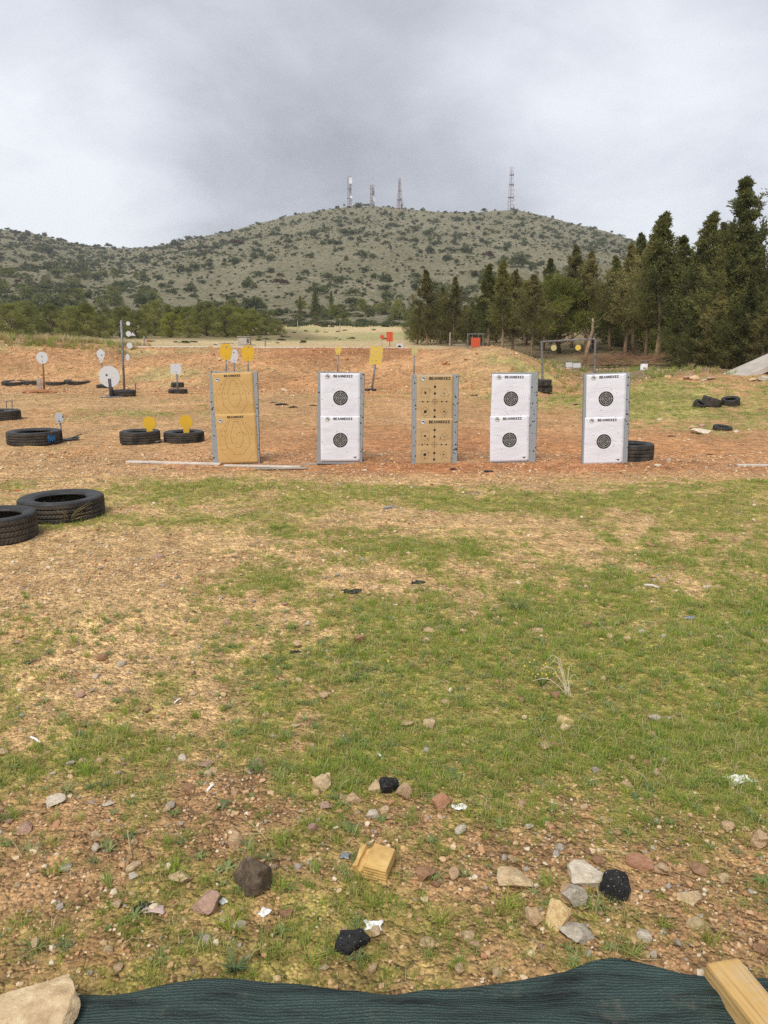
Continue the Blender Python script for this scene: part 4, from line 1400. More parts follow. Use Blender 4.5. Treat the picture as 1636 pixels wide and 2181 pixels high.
# ------------------------------------------------------------------ target boards
PXM = 0.0061
GLY = {'B': [[(0, 0), (0, 1), (.48, 1), (.62, .88), (.62, .64), (.48, .53), (0, .53)], [(.48, .53), (.68, .40), (.68, .12), (.52, 0), (0, 0)]],
       'E': [[(.6, 1), (0, 1), (0, 0), (.6, 0)], [(0, .5), (.5, .5)]], 'L': [[(0, 0), (.33, 1), (.66, 0)]],
       'H': [[(0, 0), (0, 1)], [(.62, 0), (.62, 1)], [(0, .5), (.62, .5)]], 'N': [[(0, 0), (0, 1), (.62, 0), (.62, 1)]],
       'K': [[(0, 0), (0, 1)], [(.62, 1), (.04, .48), (.64, 0)]], 'S': [[(.6, .98), (0, .98), (.36, .5), (0, .02), (.6, .02)]],
       'A': [[(0, 0), (.33, 1), (.66, 0)], [(.14, .38), (.52, .38)]], 'C': [[(.6, .85), (.42, 1), (.2, 1), (0, .75), (0, .25), (.2, 0), (.42, 0), (.6, .15)]],
       'D': [[(0, 0), (0, 1), (.4, 1), (.62, .75), (.62, .25), (.4, 0), (0, 0)]]}


class Sheet:
    """one sheet of paper pinned to a board; (u, v): u right of its middle, v down from its top edge"""
    def __init__(self, board, u0, ztop, w, h, ang, mat, off, seed, label=None, holes_c=None):
        self.u0, self.zt, self.w, self.h, self.ang, self.off, self.seed = u0, ztop, w, h, ang, off, int(board['w'] * 1e4 + board.location.x * 50) % 23
        nu, nv = 15, 21
        V = []
        for j in range(nv):
            for i in range(nu):
                V.append(self.p(w * (i / (nu - 1) - .5), h * j / (nv - 1), 0))
        I = np.arange(nu * nv).reshape(nv, nu)
        Fq = np.stack([I[1:, :-1].ravel(), I[1:, 1:].ravel(), I[:-1, 1:].ravel(), I[:-1, :-1].ravel()], 1)
        me = np_mesh('paper_sheet', V, Fq, mat, True)
        self.o = link('paper_sheet', me, board)
        sm = self.o.modifiers.new('thickness', 'SOLIDIFY'); sm.thickness = 0.0008; sm.offset = 1.0
        if label: self.o['label'] = label

    def wave(self, u, v):
        s = self.seed
        return 0.0024 + 0.0009 * math.sin(17 * v + 3.1 * u + s) + 0.0006 * math.sin(39 * v - 7 * u + 2.3 * s) + 0.0004 * math.sin(61 * v + 13 * u * math.sin(s) + s)

    def p(self, u, v, lift):
        ca, sa = math.cos(self.ang), math.sin(self.ang)
        x = self.u0 + u * ca + v * sa; z = self.zt + u * sa - v * ca
        return (x, -0.0262 - self.off - self.wave(x, z) - lift, z)

    def strip(self, mb, pts, wd, lift=0.0012, closed=False):
        if closed:
            pts = pts + [pts[0]]
        for (a, b), (c, d) in zip(pts[:-1], pts[1:]):
            ln = math.hypot(c - a, d - b)
            if ln < 1e-6: continue
            nx, ny = -(d - b) / ln * wd / 2, (c - a) / ln * wd / 2
            ex, ey = (c - a) / ln * wd * .4, (d - b) / ln * wd * .4
            k = max(1, int(ln / 0.03)); vs = []; fs = []
            for s in range(k + 1):
                t = s / k
                u = a - ex + (c - a + 2 * ex) * t; v = b - ey + (d - b + 2 * ey) * t
                vs += [self.p(u + nx, v + ny, lift), self.p(u - nx, v - ny, lift)]
            fs = [(2 * s, 2 * s + 1, 2 * s + 3, 2 * s + 2) for s in range(k)]
            mb.add(vs, fs)

    def disc(self, mb, u, v, r, lift=0.0012, n=20, sq=False, rot=0.0):
        if sq: n = 4
        m = max(1, int(r / 0.02))
        vs = [self.p(u, v, lift)]
        for q in range(1, m + 1):
            vs += [self.p(u + r * q / m * math.cos(2 * math.pi * i / n + rot), v + r * q / m * math.sin(2 * math.pi * i / n + rot), lift) for i in range(n)]
        fs = [(0, 1 + (i + 1) % n, 1 + i) for i in range(n)]
        for q in range(m - 1):
            fs += [(1 + q * n + i, 1 + q * n + (i + 1) % n, 1 + (q + 1) * n + (i + 1) % n, 1 + (q + 1) * n + i) for i in range(n)]
        mb.add(vs, fs)

    def ring(self, mb, u, v, r, wd, lift=0.0012, n=40):
        self.strip(mb, [(u + r * math.cos(2 * math.pi * i / n), v + r * math.sin(2 * math.pi * i / n)) for i in range(n)], wd, lift, True)

    def text(self, mb, word, u, v, hgt, wd, adv=0.88, lift=0.0014):
        """centred on u, baseline at v + hgt / 2"""
        tw = (len(word) - 1) * adv * hgt + 0.64 * hgt
        for i, ch in enumerate(word):
            for pl in GLY[ch]:
                self.strip(mb, [(u - tw / 2 + i * adv * hgt + a * hgt, v + hgt / 2 - b * hgt) for a, b in pl], wd, lift)

    def emblem(self, u, v, r=0.028):
        mb = MB(); self.disc(mb, u, v, r, 0.0010, 24); mb.build('emblem_disc', mat_emblem, self.o)
        mb = MB(); self.ring(mb, u, v, r, 0.0025, 0.0016, 28)
        # dark hooked wedge inside the ring
        q = [(-.62, -.02), (-.35, -.42), (.10, -.48), (.52, -.22), (.70, .22), (.55, .58), (.38, .30), (.12, .02), (-.25, .0)]
        cpt = self.p(u + .12 * r, v - .18 * r, 0.0018)
        mb.add([cpt] + [self.p(u + a * r, v + b * r, 0.0018) for a, b in q], [(0, 1 + (i + 1) % len(q), 1 + i) for i in range(len(q))])
        mb.build('emblem', M_bull, self.o)

    def holes(self, pts, name='bullet_holes', r0=0.003, r1=0.0052, rnd=None):
        mb = MB()
        for u, v in pts:
            self.disc(mb, u, v, rnd.uniform(r0, r1), 0.0024, 7)
        o = mb.build(name, M_hole, self.o)
        o['kind'] = 'stuff'
        return o


mat_emblem = mat_mottled('emblem_grey', (0.50, 0.48, 0.47), (0.58, 0.56, 0.55), 20)
Z = lambda x: x * PXM / 9.917                  # enlarged photograph pixels to metres


def board(px, pyb, wpx, hpx, roll, yaw, label, lean=0.03):
    c = hit(px, pyb - 1)
    k = mpx((c[0], c[1], 0.6))
    W, Hh = wpx * k, hpx * k
    o = thing('target_board', label, 'target board', (c[0], c[1], c[2] - 0.005), 0, 'standing paper target boards', rot=(-lean, -roll, yaw))
    mb = MB(); mb.box((0, 0, Hh / 2), (W, 0.05, Hh)); mb.build('foam_board', M_foam, o, bevel=0.004)
    mb = MB(); mb.box((W / 2 + 0.002, 0.002, Hh / 2), (0.004, 0.046, Hh * 0.985)); mb.build('edge_strip', M_foamside, o)
    o['w'] = W; o['h'] = Hh
    return o, W, Hh


def edge_holes(o, W, Hh, rnd, n, lo, hi):
    mb = MB()
    for i in range(n):
        x = rnd.uniform(lo, hi); z = rnd.uniform(0.05, Hh - 0.01); r = rnd.choice([.004, .005, .007, .011])
        nn = 6
        mb.add([(x, -0.0265, z)] + [(x + r * rnd.uniform(.6, 1.2) * math.cos(6.283 * i / nn), -0.0265, z + r * rnd.uniform(.6, 1.2) * math.sin(6.283 * i / nn)) for i in range(nn)],
               [(0, 1 + (i + 1) % nn, 1 + i) for i in range(nn)])
    b = mb.build('shot_marks', M_hole, o); b['kind'] = 'stuff'


def bull_sheet(b, u0, zt, h, ang, off, seed, rnd, last=False, w=0.508, bull_v=0.31):
    s = Sheet(b, u0, zt, w, h, ang, M_paper, off, seed)
    mb = MB(); s.text(mb, 'BELHNEKES', 0.035, 0.036, 0.026, 0.0078, 1.07); mb.build('lettering', M_black, s.o)
    s.emblem(-0.162, 0.042, 0.029)
    mb = MB()
    for i in range(1, 6):
        r = 0.095 + i * 0.026
        n = 44
        pts = [(0.0 + r * math.cos(6.2832 * q / n), bull_v + r * math.sin(6.2832 * q / n)) for q in range(n + 1)]
        seg = []
        for q in pts:
            if abs(q[0]) < w / 2 - .004 and q[1] < h - .004: seg.append(q)
            else:
                if len(seg) > 1: s.strip(mb, seg, 0.0022)
                seg = []
        if len(seg) > 1: s.strip(mb, seg, 0.0022)
    ro = mb.build('outer_rings', M_faint, s.o); ro['kind'] = 'stuff'
    mb = MB(); s.disc(mb, 0, bull_v, 0.095, 0.0013, 40); mb.build('bullseye', M_bull, s.o)
    mb = MB()
    for r in (0.072, 0.050, 0.029, 0.012):
        s.ring(mb, 0, bull_v, r, 0.0042, 0.0019, 36)
    for a in range(4):
        for r in (0.083, 0.061, 0.040):
            s.disc(mb, r * math.cos(a * math.pi / 2), bull_v + r * math.sin(a * math.pi / 2), 0.0045, 0.0019, 6)
    q = mb.build('scoring_rings', M_bulline, s.o); q['kind'] = 'stuff'
    hp = [(rnd.gauss(0.02, 0.085), bull_v + rnd.gauss(0.0, 0.10)) for _ in range(14)]
    hp = [(a, min(max(c, .07), h - .03)) for a, c in hp]
    hp += [(-w / 2 + .02, .02), (w / 2 - .02, .02), (-w / 2 + .018, .33), (w / 2 - .018, .31)]
    if last: hp += [(-w / 2 + .025, h - .02), (w / 2 - .02, h - .025)]
    s.holes(hp, rnd=rnd)
    if last:
        mb = MB()
        for a, b_, c, d, wd in ((-.028, 0, .012, -.004, .005), (-.008, .003, .018, .004, .006), (-.004, .010, .014, .011, .007), (.014, -.004, .032, -.010, .003)):
            s.strip(mb, [(w / 2 - .065 + a, h - .055 + b_), (w / 2 - .065 + c, h - .055 + d)], wd)
        mb.build('printer_mark', M_black, s.o)['kind'] = 'stuff'
    return s


rb = random.Random(9)
# board 1: golden kraft silhouette targets
b1, W, Hh = board(504, 989, 100, 197, -0.006, 0.10, 'leftmost target board with golden paper silhouette targets lettered A, C and D')
edge_holes(b1, W, Hh, rb, 26, W * .34, W * .5 - .01); edge_holes(b1, W, Hh, rb, 14, -W / 2 + .01, -W * .44)
def silhouette(b, u0, zt, h, ang, off, seed, full):
    s = Sheet(b, u0, zt, 0.515, h, ang, M_kraft, off, seed)
    mb = MB(); s.text(mb, 'BELHNEKES', -0.005, 0.042, 0.021, 0.0072, 1.12); mb.build('lettering', M_black, s.o)
    s.emblem(-0.198, 0.085, 0.028)
    A = [(-45, 162), (40, 162), (127, 440), (127, 580), (53, 706), (-30, 706), (-115, 580), (-125, 440)]
    Cc = [(-135, 118), (115, 118), (250, 440), (260, 660), (110, 860), (-55, 860), (-230, 660), (-245, 440)]
    Dd = [(-165, 150), (-372, 415), (-362, 740), (-95, 1050), (165, 1050), (385, 750), (380, 430), (180, 180)]
    mb = MB()
    for pl, wd in ((A, .0032), (Cc, .0032), (Dd, .0022)):
        pl = [(Z(x), Z(y)) for x, y in pl]
        closed = pl[0][1] < .12
        m = []
        n = len(pl)
        rngp = range(n if pl is not None and wd > .0025 else n - 1)
        for i in rngp:
            a, c = pl[i], pl[(i + 1) % n]
            for t in np.linspace(0, 1, 9):
                m.append((a[0] + (c[0] - a[0]) * t, a[1] + (c[1] - a[1]) * t))
        seg = []
        for q in m:
            if q[1] < h - .006 and abs(q[0]) < 0.252: seg.append(q)
            else:
                if len(seg) > 1: s.strip(mb, seg, wd)
                seg = []
        if len(seg) > 1: s.strip(mb, seg, wd)
    mb.build('zone_outlines', M_line, s.o)['kind'] = 'stuff'
    mb = MB()
    for ch, x in (('D', -305), ('C', -190), ('A', 0), ('C', 185), ('D', 308)):
        s.text(mb, ch, Z(x), Z(440), 0.019, 0.0030)
    mb.build('zone_letters', M_line, s.o)['kind'] = 'stuff'
    s.holes([(rb.uniform(-.2, .2), rb.uniform(.1, h - .04)) for _ in range(15)] + [(-.23, .02), (.235, .02), (.24, h * .5)], rnd=rb)
silhouette(b1, -0.012, Hh - 0.012, 0.56, 0.035, 0.0, 3, False)
silhouette(b1, 0.010, Hh - 0.535, 0.648, 0.030, 0.0016, 8, True)
# boards 2, 4, 5: white bullseyes
b2, W, Hh = board(723, 988, 98, 195, -0.034, 0.13, 'white bullseye board, second from the left, between the golden and brown ones')
edge_holes(b2, W, Hh, rb, 16, W * .40, W * .5 - .01); edge_holes(b2, W, Hh, rb, 8, -W / 2 + .01, -W * .47)
bull_sheet(b2, -0.012, Hh - 0.016, 0.565, 0.022, 0.0, 4, rb)
bull_sheet(b2, -0.003, Hh - 0.556, 0.585, 0.022, 0.0016, 5, rb, True)
b4, W, Hh = board(1092, 986, 98, 192, 0.006, 0.05, 'white bullseye board, second from the right, with askew upper sheet')
edge_holes(b4, W, Hh, rb, 20, W * .36, W * .5 - .01)
bull_sheet(b4, -0.045, Hh - 0.022, 0.56, -0.012, 0.0, 14, rb)
bull_sheet(b4, -0.060, Hh - 0.548, 0.595, 0.016, 0.0016, 15, rb, True)
b5, W, Hh = board(1287, 987, 98, 192, 0.026, 0.02, 'rightmost white bullseye board, a muddy tyre behind its edge')
edge_holes(b5, W, Hh, rb, 10, W * .41, W * .5 - .01)
bull_sheet(b5, -0.012, Hh - 0.014, 0.575, 0.010, 0.0, 24, rb)
bull_sheet(b5, -0.020, Hh - 0.556, 0.600, -0.006, 0.0016, 25, rb, True)
# board 3: brown shapes
b3, W, Hh = board(925, 988, 99, 190, -0.003, 0.12, 'brown paper board printed with squares, triangles and dots, middle of five')
edge_holes(b3, W, Hh, rb, 34, W * .38, W * .5 - .01); edge_holes(b3, W, Hh, rb, 22, -W / 2 + .01, -W * .40)
def shapes_sheet(b, u0, zt, h, ang, off, seed):
    s = Sheet(b, u0, zt, 0.475, h, ang, M_kraft2, off, seed)
    mb = MB(); s.text(mb, 'BELHNEKES', 0.062, 0.045, 0.029, 0.0088, 1.07); mb.build('lettering', M_black, s.o)
    s.emblem(-0.150, 0.046, 0.032)
    ln = MB(); dk = MB()
    s.strip(ln, [(0, Z(160)), (0, Z(860))], .0032); s.strip(ln, [(Z(-350), Z(548)), (Z(350), Z(548))], .0032)
    for v in (242, 380, 725, 860): s.disc(dk, 0, Z(v), .0155, .0018)
    for u in (-255, -150, 150, 250): s.disc(dk, Z(u), Z(548), .0105, .0018)
    s.disc(dk, 0, Z(548), .008, .0026)
    s.ring(ln, 0, Z(548), Z(55), .0034, .0016); s.ring(ln, 0, Z(548), Z(40), .0024, .0016)
    s.strip(ln, [(Z(-280), Z(280)), (Z(-115), Z(280)), (Z(-115), Z(450)), (Z(-280), Z(450))], .0032, closed=True)
    s.disc(dk, Z(-200), Z(365), .0175, .0018, sq=True, rot=math.pi / 4)
    s.strip(ln, [(Z(210), Z(270)), (Z(305), Z(437)), (Z(105), Z(437))], .0032, closed=True)
    s.disc(dk, Z(207), Z(380), .0125, .0018, n=3, rot=-math.pi / 2)
    s.ring(ln, Z(-200), Z(755), Z(85), .0032); s.disc(dk, Z(-200), Z(755), .0195, .0018)
    s.strip(ln, [(Z(200), Z(680)), (Z(278), Z(755)), (Z(200), Z(832)), (Z(122), Z(755))], .0032, closed=True)
    s.disc(dk, Z(200), Z(755), .0125, .0018, sq=True)
    ln.build('shape_outlines', M_line, s.o)['kind'] = 'stuff'
    dk.build('aiming_dots', M_black, s.o)['kind'] = 'stuff'
    pts = []
    for u, v in ((-200, 365), (200, 380), (-200, 755), (200, 755)):
        pts += [(Z(u) + rb.gauss(0, .035), Z(v) + rb.gauss(0.012, .035)) for _ in range(8)]
    s.holes(pts, rnd=rb)
shapes_sheet(b3, -0.008, Hh - 0.006, 0.575, 0.0, 0.0, 31)
shapes_sheet(b3, -0.006, Hh - 0.556, 0.598, -0.004, 0.0016, 32)

# boards lying on the ground along the firing line
def plank(pa, pb, wd, th, label, mat, name='plank', dz=0.0):
    a, b = hit(*pa), hit(*pb)
    d = b - a; ln = float(np.linalg.norm(d[:2])); yaw = math.atan2(d[1], d[0])
    c = (a + b) / 2
    mb = MB(); mb.box((0, 0, 0), (ln, wd, th))
    o = mb.build(name, mat, None, bevel=min(0.004, th / 4), loc=(c[0], c[1], max(a[2], b[2], h1(c[0], c[1])) + th / 2 - 0.004 + dz), rot=(0, -math.atan2(d[2], ln), yaw))
    return tag(o, label, 'plank', 'wooden planks along the target line')
plank((270, 986), (470, 991), 0.09, 0.022, 'long pale plank on the ground running left from the golden board', M_palewood)
plank((478, 994), (640, 997), 0.08, 0.020, 'pale weathered plank lying at the foot of the golden board', M_palewood)
plank((540, 1001), (655, 999), 0.06, 0.012, 'thin dirty plank in front of the gap between the first two boards', M_wood)
plank((640, 990), (680, 989), 0.05, 0.018, 'short muddy lath beside the foot of the second board', M_wood)
plank((1570, 992), (1720, 993), 0.07, 0.022, 'pale plank on the ground at the right edge', M_palewood)
plank((95, 953), (52, 951), 0.05, 0.012, 'short yellowish stick in front of the blue-painted tyre', mat_mottled('yellow_wood', (0.5, 0.33, 0.12), (0.6, 0.42, 0.18), 5), 'stick')

# ------------------------------------------------------------------ steel targets
def circ(r, n=28, ry=None):
    return [(r * math.cos(2 * math.pi * i / n), (ry or r) * math.sin(2 * math.pi * i / n)) for i in range(n)]


def rect(w_, h_):
    return [(-w_ / 2, -h_ / 2), (w_ / 2, -h_ / 2), (w_ / 2, h_ / 2), (-w_ / 2, h_ / 2)]


def steel(name, label, cat, plate_px, outline_px, base_px, mat, post=0.022, postmat=None, Y=None, group=None, roll=0.0, yaw=0.0, plate_to=-0.2, post_px=None, foot=None, thick=0.014):
    if Y is None:
        b = hit(*base_px); Y = b[1]
    bx = at(base_px[0], base_px[1], Y)
    b = np.array([bx[0], Y, h1(bx[0], Y)])
    c = at(plate_px[0], plate_px[1], Y)
    k = mpx(c)
    o = thing(name, label, cat, b, 0, group)
    q = c - b
    M = Matrix.Translation(Vector(q)) @ Matrix.Rotation(yaw, 4, 'Z') @ Matrix.Rotation(roll, 4, 'Y')
    out = [(x * k, z * k) for x, z in outline_px]
    mb = MB(); mb.prism(out, -thick / 2, thick / 2, M); mb.build('plate', mat, o)
    lowest = min(z for x, z in out)
    if post:
        mb = MB(); top = q[2] + lowest * 0.2
        mb.tube((0, 0.03, -0.25), (q[0], 0.03, top), post, post, 8); mb.build('post', postmat or M_steel, o, smooth=True)
    if foot:
        mb = MB(); mb.box((0, 0.03, 0.012), (foot, foot * .8, 0.02)); mb.build('base_plate', M_steel, o, bevel=0.003)
    for dx, dz in ((0, 0.35),):
        mb = MB(); mb.tube((q[0], -thick / 2 - .004 + 0, q[2] + lowest * .55), (q[0], -thick / 2 - 0.012, q[2] + lowest * .55), 0.014, 0.014, 6); mb.build('bolt', M_steel, o)
    return o


YS = [(-7, -17), (8, -17), (11, -11), (13.5, -3), (14, 3), (12.5, 10), (7, 16.5), (-6, 16.5), (-11.5, 10), (-13.5, 3), (-13, -3), (-10, -11)]
d1 = steel('disc_target', 'white steel disc on a rusty post at the left below the berm', 'steel target', (90, 762), circ(12.5), (93, 832), M_white_fine, 0.028, M_rust)
p = hit(89, 832)
mb = MB(); mb.box((0, 0, 0.19), (0.13, 0.04, 0.5)); o = mb.build('wooden_stake', M_wood, None, bevel=.004, loc=(p[0] - .02, p[1] - 0.12, p[2] - .06), rot=(0, 0.03, 0.1))
tag(o, 'grey wooden stake at the foot of the rusty disc post', 'stake')
p = hit(93, 836); me = rock_mesh('soil_heap', 901, mat_mottled('red_soil', (0.27, 0.115, 0.05), (0.38, 0.175, 0.08), 9, 0.95, 0.01, 40), 3, 4, 0.12)
o = link('soil_heap', me, None, (p[0], p[1] - 0.1, p[2] - 0.05), (0, 0, 0), (1.1, 0.7, 0.16)); tag(o, 'low heap of red soil round the rusty disc post', 'soil heap')
steel('shield_target', 'white pointed steel shield on a thin post behind the big disc', 'steel target', (215, 757), [(0, -17), (8, -1), (9, 7), (0, 14), (-9, 7), (-8, -1)], (219, 826), M_white_fine, 0.02)
o = steel('disc_target', 'big white steel disc peppered with marks on a short black stand', 'steel target', (233, 802), circ(22.5, 40), (238, 846), M_white, 0.06, M_rubber, foot=0.55, thick=0.02)
b = o.location
steel('square_target', 'small white steel square on a post set in a tyre', 'steel target', (375, 786), rect(23, 22), (379, 836), M_white_fine, 0.026)
for lab, c, bp, mt, ol, rl in (('yellow steel shield, the left of two above the golden board', (481, 749), (482, 833), M_yellow, YS, 0), ('yellow steel shield, the right of two above the golden board', (528, 752), (528, 833), M_yellow, YS, 0.03),
                       ('white steel shield between the two yellow shields', (499, 758), (498, 828), M_white_fine, [(-9, -13), (5, -15), (9, 2), (6, 13), (-2, 14), (-8, 0)], 0)):
    o = steel('shield_target', lab, 'steel target', c, ol, bp, mt, 0.024, None, 24.6 if mt is M_yellow else 26.0, roll=rl)
    if mt is M_yellow:
        q = at(c[0], c[1] - 17.5, 24.6)
        mb = MB(); mb.box((q[0] - o.location.x + (0.02), 0.05, q[2] - o.location.z), (0.42, 0.02, 0.018)); mb.build('top_bar', M_steel, o)
steel('shield_target', 'small yellow steel shield on a post above the second board', 'steel target', (720, 747), [(-3, -9), (3, -9), (6.5, 0), (6, 5), (2, 9), (-2, 9), (-6, 5), (-6.5, 0)], (718, 834), M_yellow_worn, 0.024, None, 24.6)
steel('square_target', 'bent yellow steel square worn grey, between second and third boards', 'steel target', (801, 757), rect(27, 38), (790, 832), M_yellow_worn, 0.028, None, None, roll=0.09, yaw=0.1)
steel('shield_target', 'faded yellow steel shield on a post above the brown board', 'steel target', (883, 748), [(-3, -10), (3, -10), (7, 0), (6, 5), (2, 9), (-3, 9), (-7, 3)], (881, 834), M_yellow_pale, 0.024, None, 24.6)
# low yellow discs in the two tyres, white disc by the blue one
for lab, t, c in (('yellow steel disc standing in the left of two tyres', t4, (318, 901)), ('yellow steel disc standing in the right of two tyres', t5, (396, 898))):
    Yd = t.location.y - 0.02
    cc = at(c[0], c[1], Yd); k = mpx(cc)
    o = thing('disc_target', lab, 'steel target', (cc[0], Yd, h1(cc[0], Yd)), 0, 'low yellow discs in tyres')
    mb = MB(); out = [(x * k, z * k) for x, z in [(-6, -26), (6, -26), (6.5, -13)] + [(14 * math.cos(a), 14 * math.sin(a)) for a in np.linspace(-1.08, math.pi + 1.08, 34)] + [(-6.5, -13)]]
    mb.prism(out, -.007, .007, Matrix.Translation((0, 0, cc[2] - o.location.z))); mb.build('plate', M_yellow, o)
    mb = MB(); mb.box((0, 0.02, 0.03), (0.3, 0.25, 0.012)); mb.build('base_plate', M_steel, o)
steel('disc_target', 'small white steel disc on a bent stem behind the blue-painted tyre', 'steel target', (126, 890), circ(8.5, 24, 11.5), (131, 934), M_white_fine, 0.014, yaw=0.5)
# tall plate rack
b_ = hit(265, 838); Y = b_[1]
o = thing('plate_rack', 'tall grey steel post with a column of white plates on its right', 'steel target', b_)
tp = at(258, 682, Y) - b_
mb = MB(); mb.tube((0, 0, -0.2), tp, 0.034, 0.034, 10); mb.build('post', M_steel, o, smooth=True)
for px, py, rx, rz in ((273, 689, 4.3, 4.3), (274, 711, 5.6, 5.8), (276, 736, 6.2, 6.4), (272, 761, 4.2, 7.2)):
    q = at(px, py, Y) - b_; k = mpx(at(px, py, Y))
    mb = MB(); mb.prism(circ(rx * k, 22, rz * k), -.006, .006, Matrix.Translation((q[0], 0, q[2]))); pl = mb.build('plate', M_white_fine, o)
    f = q[2] / tp[2]
    mb = MB(); mb.tube((tp[0] * f, 0.012, q[2]), (q[0], 0.012, q[2]), 0.006, 0.006, 6); mb.build('arm', M_steel, pl)
q = at(285, 712, Y) - b_
mb = MB(); mb.prism([(-.09, -.03), (.05, -.05), (-.03, .06)], -.006, .006, Matrix.Translation((q[0], 0, q[2]))); mb.build('plate', M_white_fine, o)
# black frame on the tyre at the left edge
p = t6.location
o = thing('steel_frame', 'black steel frame standing on the tyre at the left edge', 'steel frame', (at(21, 870, p.y)[0], p.y - 0.02, p.z + 0.19 * t6.scale[2]))
for nm, a, b in (('upright', (-.06, 0, 0), (-.05, 0, .21)), ('upright', (.055, 0, 0), (.07, 0, .22)), ('crossbar', (-.06, 0, .20), (.08, 0, .22)), ('foot_plate', (-.10, 0, .01), (.12, 0, .01))):
    mb = MB(); mb.tube(a, b, 0.010, 0.010, 6); mb.build(nm, M_steel, o)
# small pipe stub right of the plate rack
steelb = hit(289, 838); mb = MB(); mb.tube((0, 0, -.05), (0.01, 0, 0.24), 0.02, 0.02, 8); mb.tube((0.01, 0, 0.24), (0.01, 0, 0.30), 0.026, 0.026, 8)
o = mb.build('pipe_stub', M_steel, None, loc=steelb); tag(o, 'short grey pipe stub standing right of the tall plate rack', 'pipe')

# ---- beyond the crest
Yo = 36.0
steel('disc_target', 'tiny orange disc on a thin stake, left of the orange square', 'steel target', (814, 717.5), circ(4.6, 18), (814, 741), M_orange, 0.014, M_wood, Yo)
steel('square_target', 'orange steel square on a thin post behind the berm, centre', 'steel target', (830, 717), rect(13.5, 20), (831, 741), M_orange, 0.018, M_rust, Yo)
0 and steel('square_target', 'tiny orange plate low between the orange disc and square', 'steel target', (824, 729), rect(4, 6), (824, 741), M_orange, 0.008, M_rust, 37.5)
o = steel('square_target', 'small white square with a black dot on the terrace edge', 'steel target', (851, 738.5), rect(14, 14), (851, 748), M_white_fine, 0.02, None, 32.0)
q = at(851, 739, 32.0) - np.array(o.location)
mb = MB(); mb.prism(circ(3.6 * mpx(at(851, 739, 32.)), 16), -.014, -.0085, Matrix.Translation(Vector(q))); mb.build('aiming_dot', M_black, o)
# orange square hanging in a frame
Yh = 32.5
bb = at(1013, 745, Yh); bb[2] = h1(bb[0], Yh)
o = thing('hanging_target', 'orange steel square hanging in a frame on the earth mound', 'steel target', bb)
def fr(o, bb, Y, a, b, r, nm, mt):
    A_, B_ = at(*a, Y) - bb, at(*b, Y) - bb
    mb = MB(); mb.tube(A_, B_, r, r, 6); mb.build(nm, mt, o)
fr(o, bb, Yh, (996.5, 711.5), (996.5, 752), .022, 'post', M_steel); fr(o, bb, Yh, (1029, 711.5), (1029, 752), .022, 'post', M_steel); fr(o, bb, Yh, (995, 711.5), (1031, 711.5), .02, 'crossbar', M_steel)
fr(o, bb, Yh, (1006.5, 711.5), (1006.5, 721), .010, 'hanger', M_steel); fr(o, bb, Yh, (1019.5, 711.5), (1019.5, 721), .010, 'hanger', M_steel)
q = at(1013, 729, Yh) - bb; k = mpx(at(1013, 729, Yh))
mb = MB(); mb.prism(rect(19.5 * k, 19 * k), -.008, .008, Matrix.Translation(Vector(q))); mb.build('plate', M_orange, o)
bb = at(959, 745, 33); bb[2] = h1(bb[0], 33)
o = thing('wooden_post', 'slim wooden post left of the orange hanging square', 'post', bb)
fr(o, bb, 33, (959, 708), (957.5, 752), .03, 'post', M_wood)
bb = at(979, 745, 33); bb[2] = h1(bb[0], 33)
o = thing('t_shaped_stand', 'low T-shaped wooden stand between the post and orange square', 'stand', bb)
fr(o, bb, 33, (965, 734.5), (993, 734), .016, 'crossbar', M_wood); fr(o, bb, 33, (979, 734), (979, 752), .018, 'post', M_wood)
# swing frame with two discs
ba = hit(1156, 828); Ys = ba[1] + 0.35
bb = at(1156, 830, Ys); bb[2] = h1(bb[0], Ys)
o = thing('swing_frame', 'steel swing frame with two hanging yellow discs before the wood', 'steel target', bb)
fr(o, bb, Ys, (1154, 727), (1156, 840), .035, 'post', M_steel)
fr(o, bb, Ys, (1268, 722), (1266, 835), .035, 'post', M_steel)
fr(o, bb, Ys, (1150, 728), (1266, 722), .026, 'crossbar', M_steel)
for px, py, mt in ((1179.5, 741, M_yellow_pale), (1231.5, 740.5, M_yellow_worn)):
    q = at(px, py, Ys) - bb; k = mpx(at(px, py, Ys))
    mb = MB(); mb.prism(circ(6 * k, 26), -.008, .008, Matrix.Translation(Vector(q))); pl = mb.build('disc', mt, o)
    fr(o, bb, Ys, (px - 2, 726), (px - 2, py - 4), .008, 'hanger', M_steel); fr(o, bb, Ys, (px + 2, 726), (px + 2, py - 4), .008, 'hanger', M_steel)
# white trough under a rack
Yt = 28.5
bb = at(1221, 785, Yt); bb[2] = h1(bb[0], Yt)
o = thing('plate_trough', 'low white plates under a steel rack between the swing posts', 'steel target', bb)
for x0, x1, y0, y1 in ((1205, 1219, 772, 782), (1220, 1237, 773.5, 783)):
    q = at((x0 + x1) / 2, (y0 + y1) / 2, Yt) - bb; k = mpx(at(1221, 778, Yt))
    mb = MB(); mb.box(q, ((x1 - x0) * k, .02, (y1 - y0) * k)); mb.build('plate', mat_w2 if 'mat_w2' in globals() else M_white_fine, o)
fr(o, bb, Yt, (1203, 769), (1238, 769), .012, 'rail', M_steel)
for px in (1204, 1219.5, 1237): fr(o, bb, Yt, (px, 769), (px, 790), .011, 'post', M_steel)
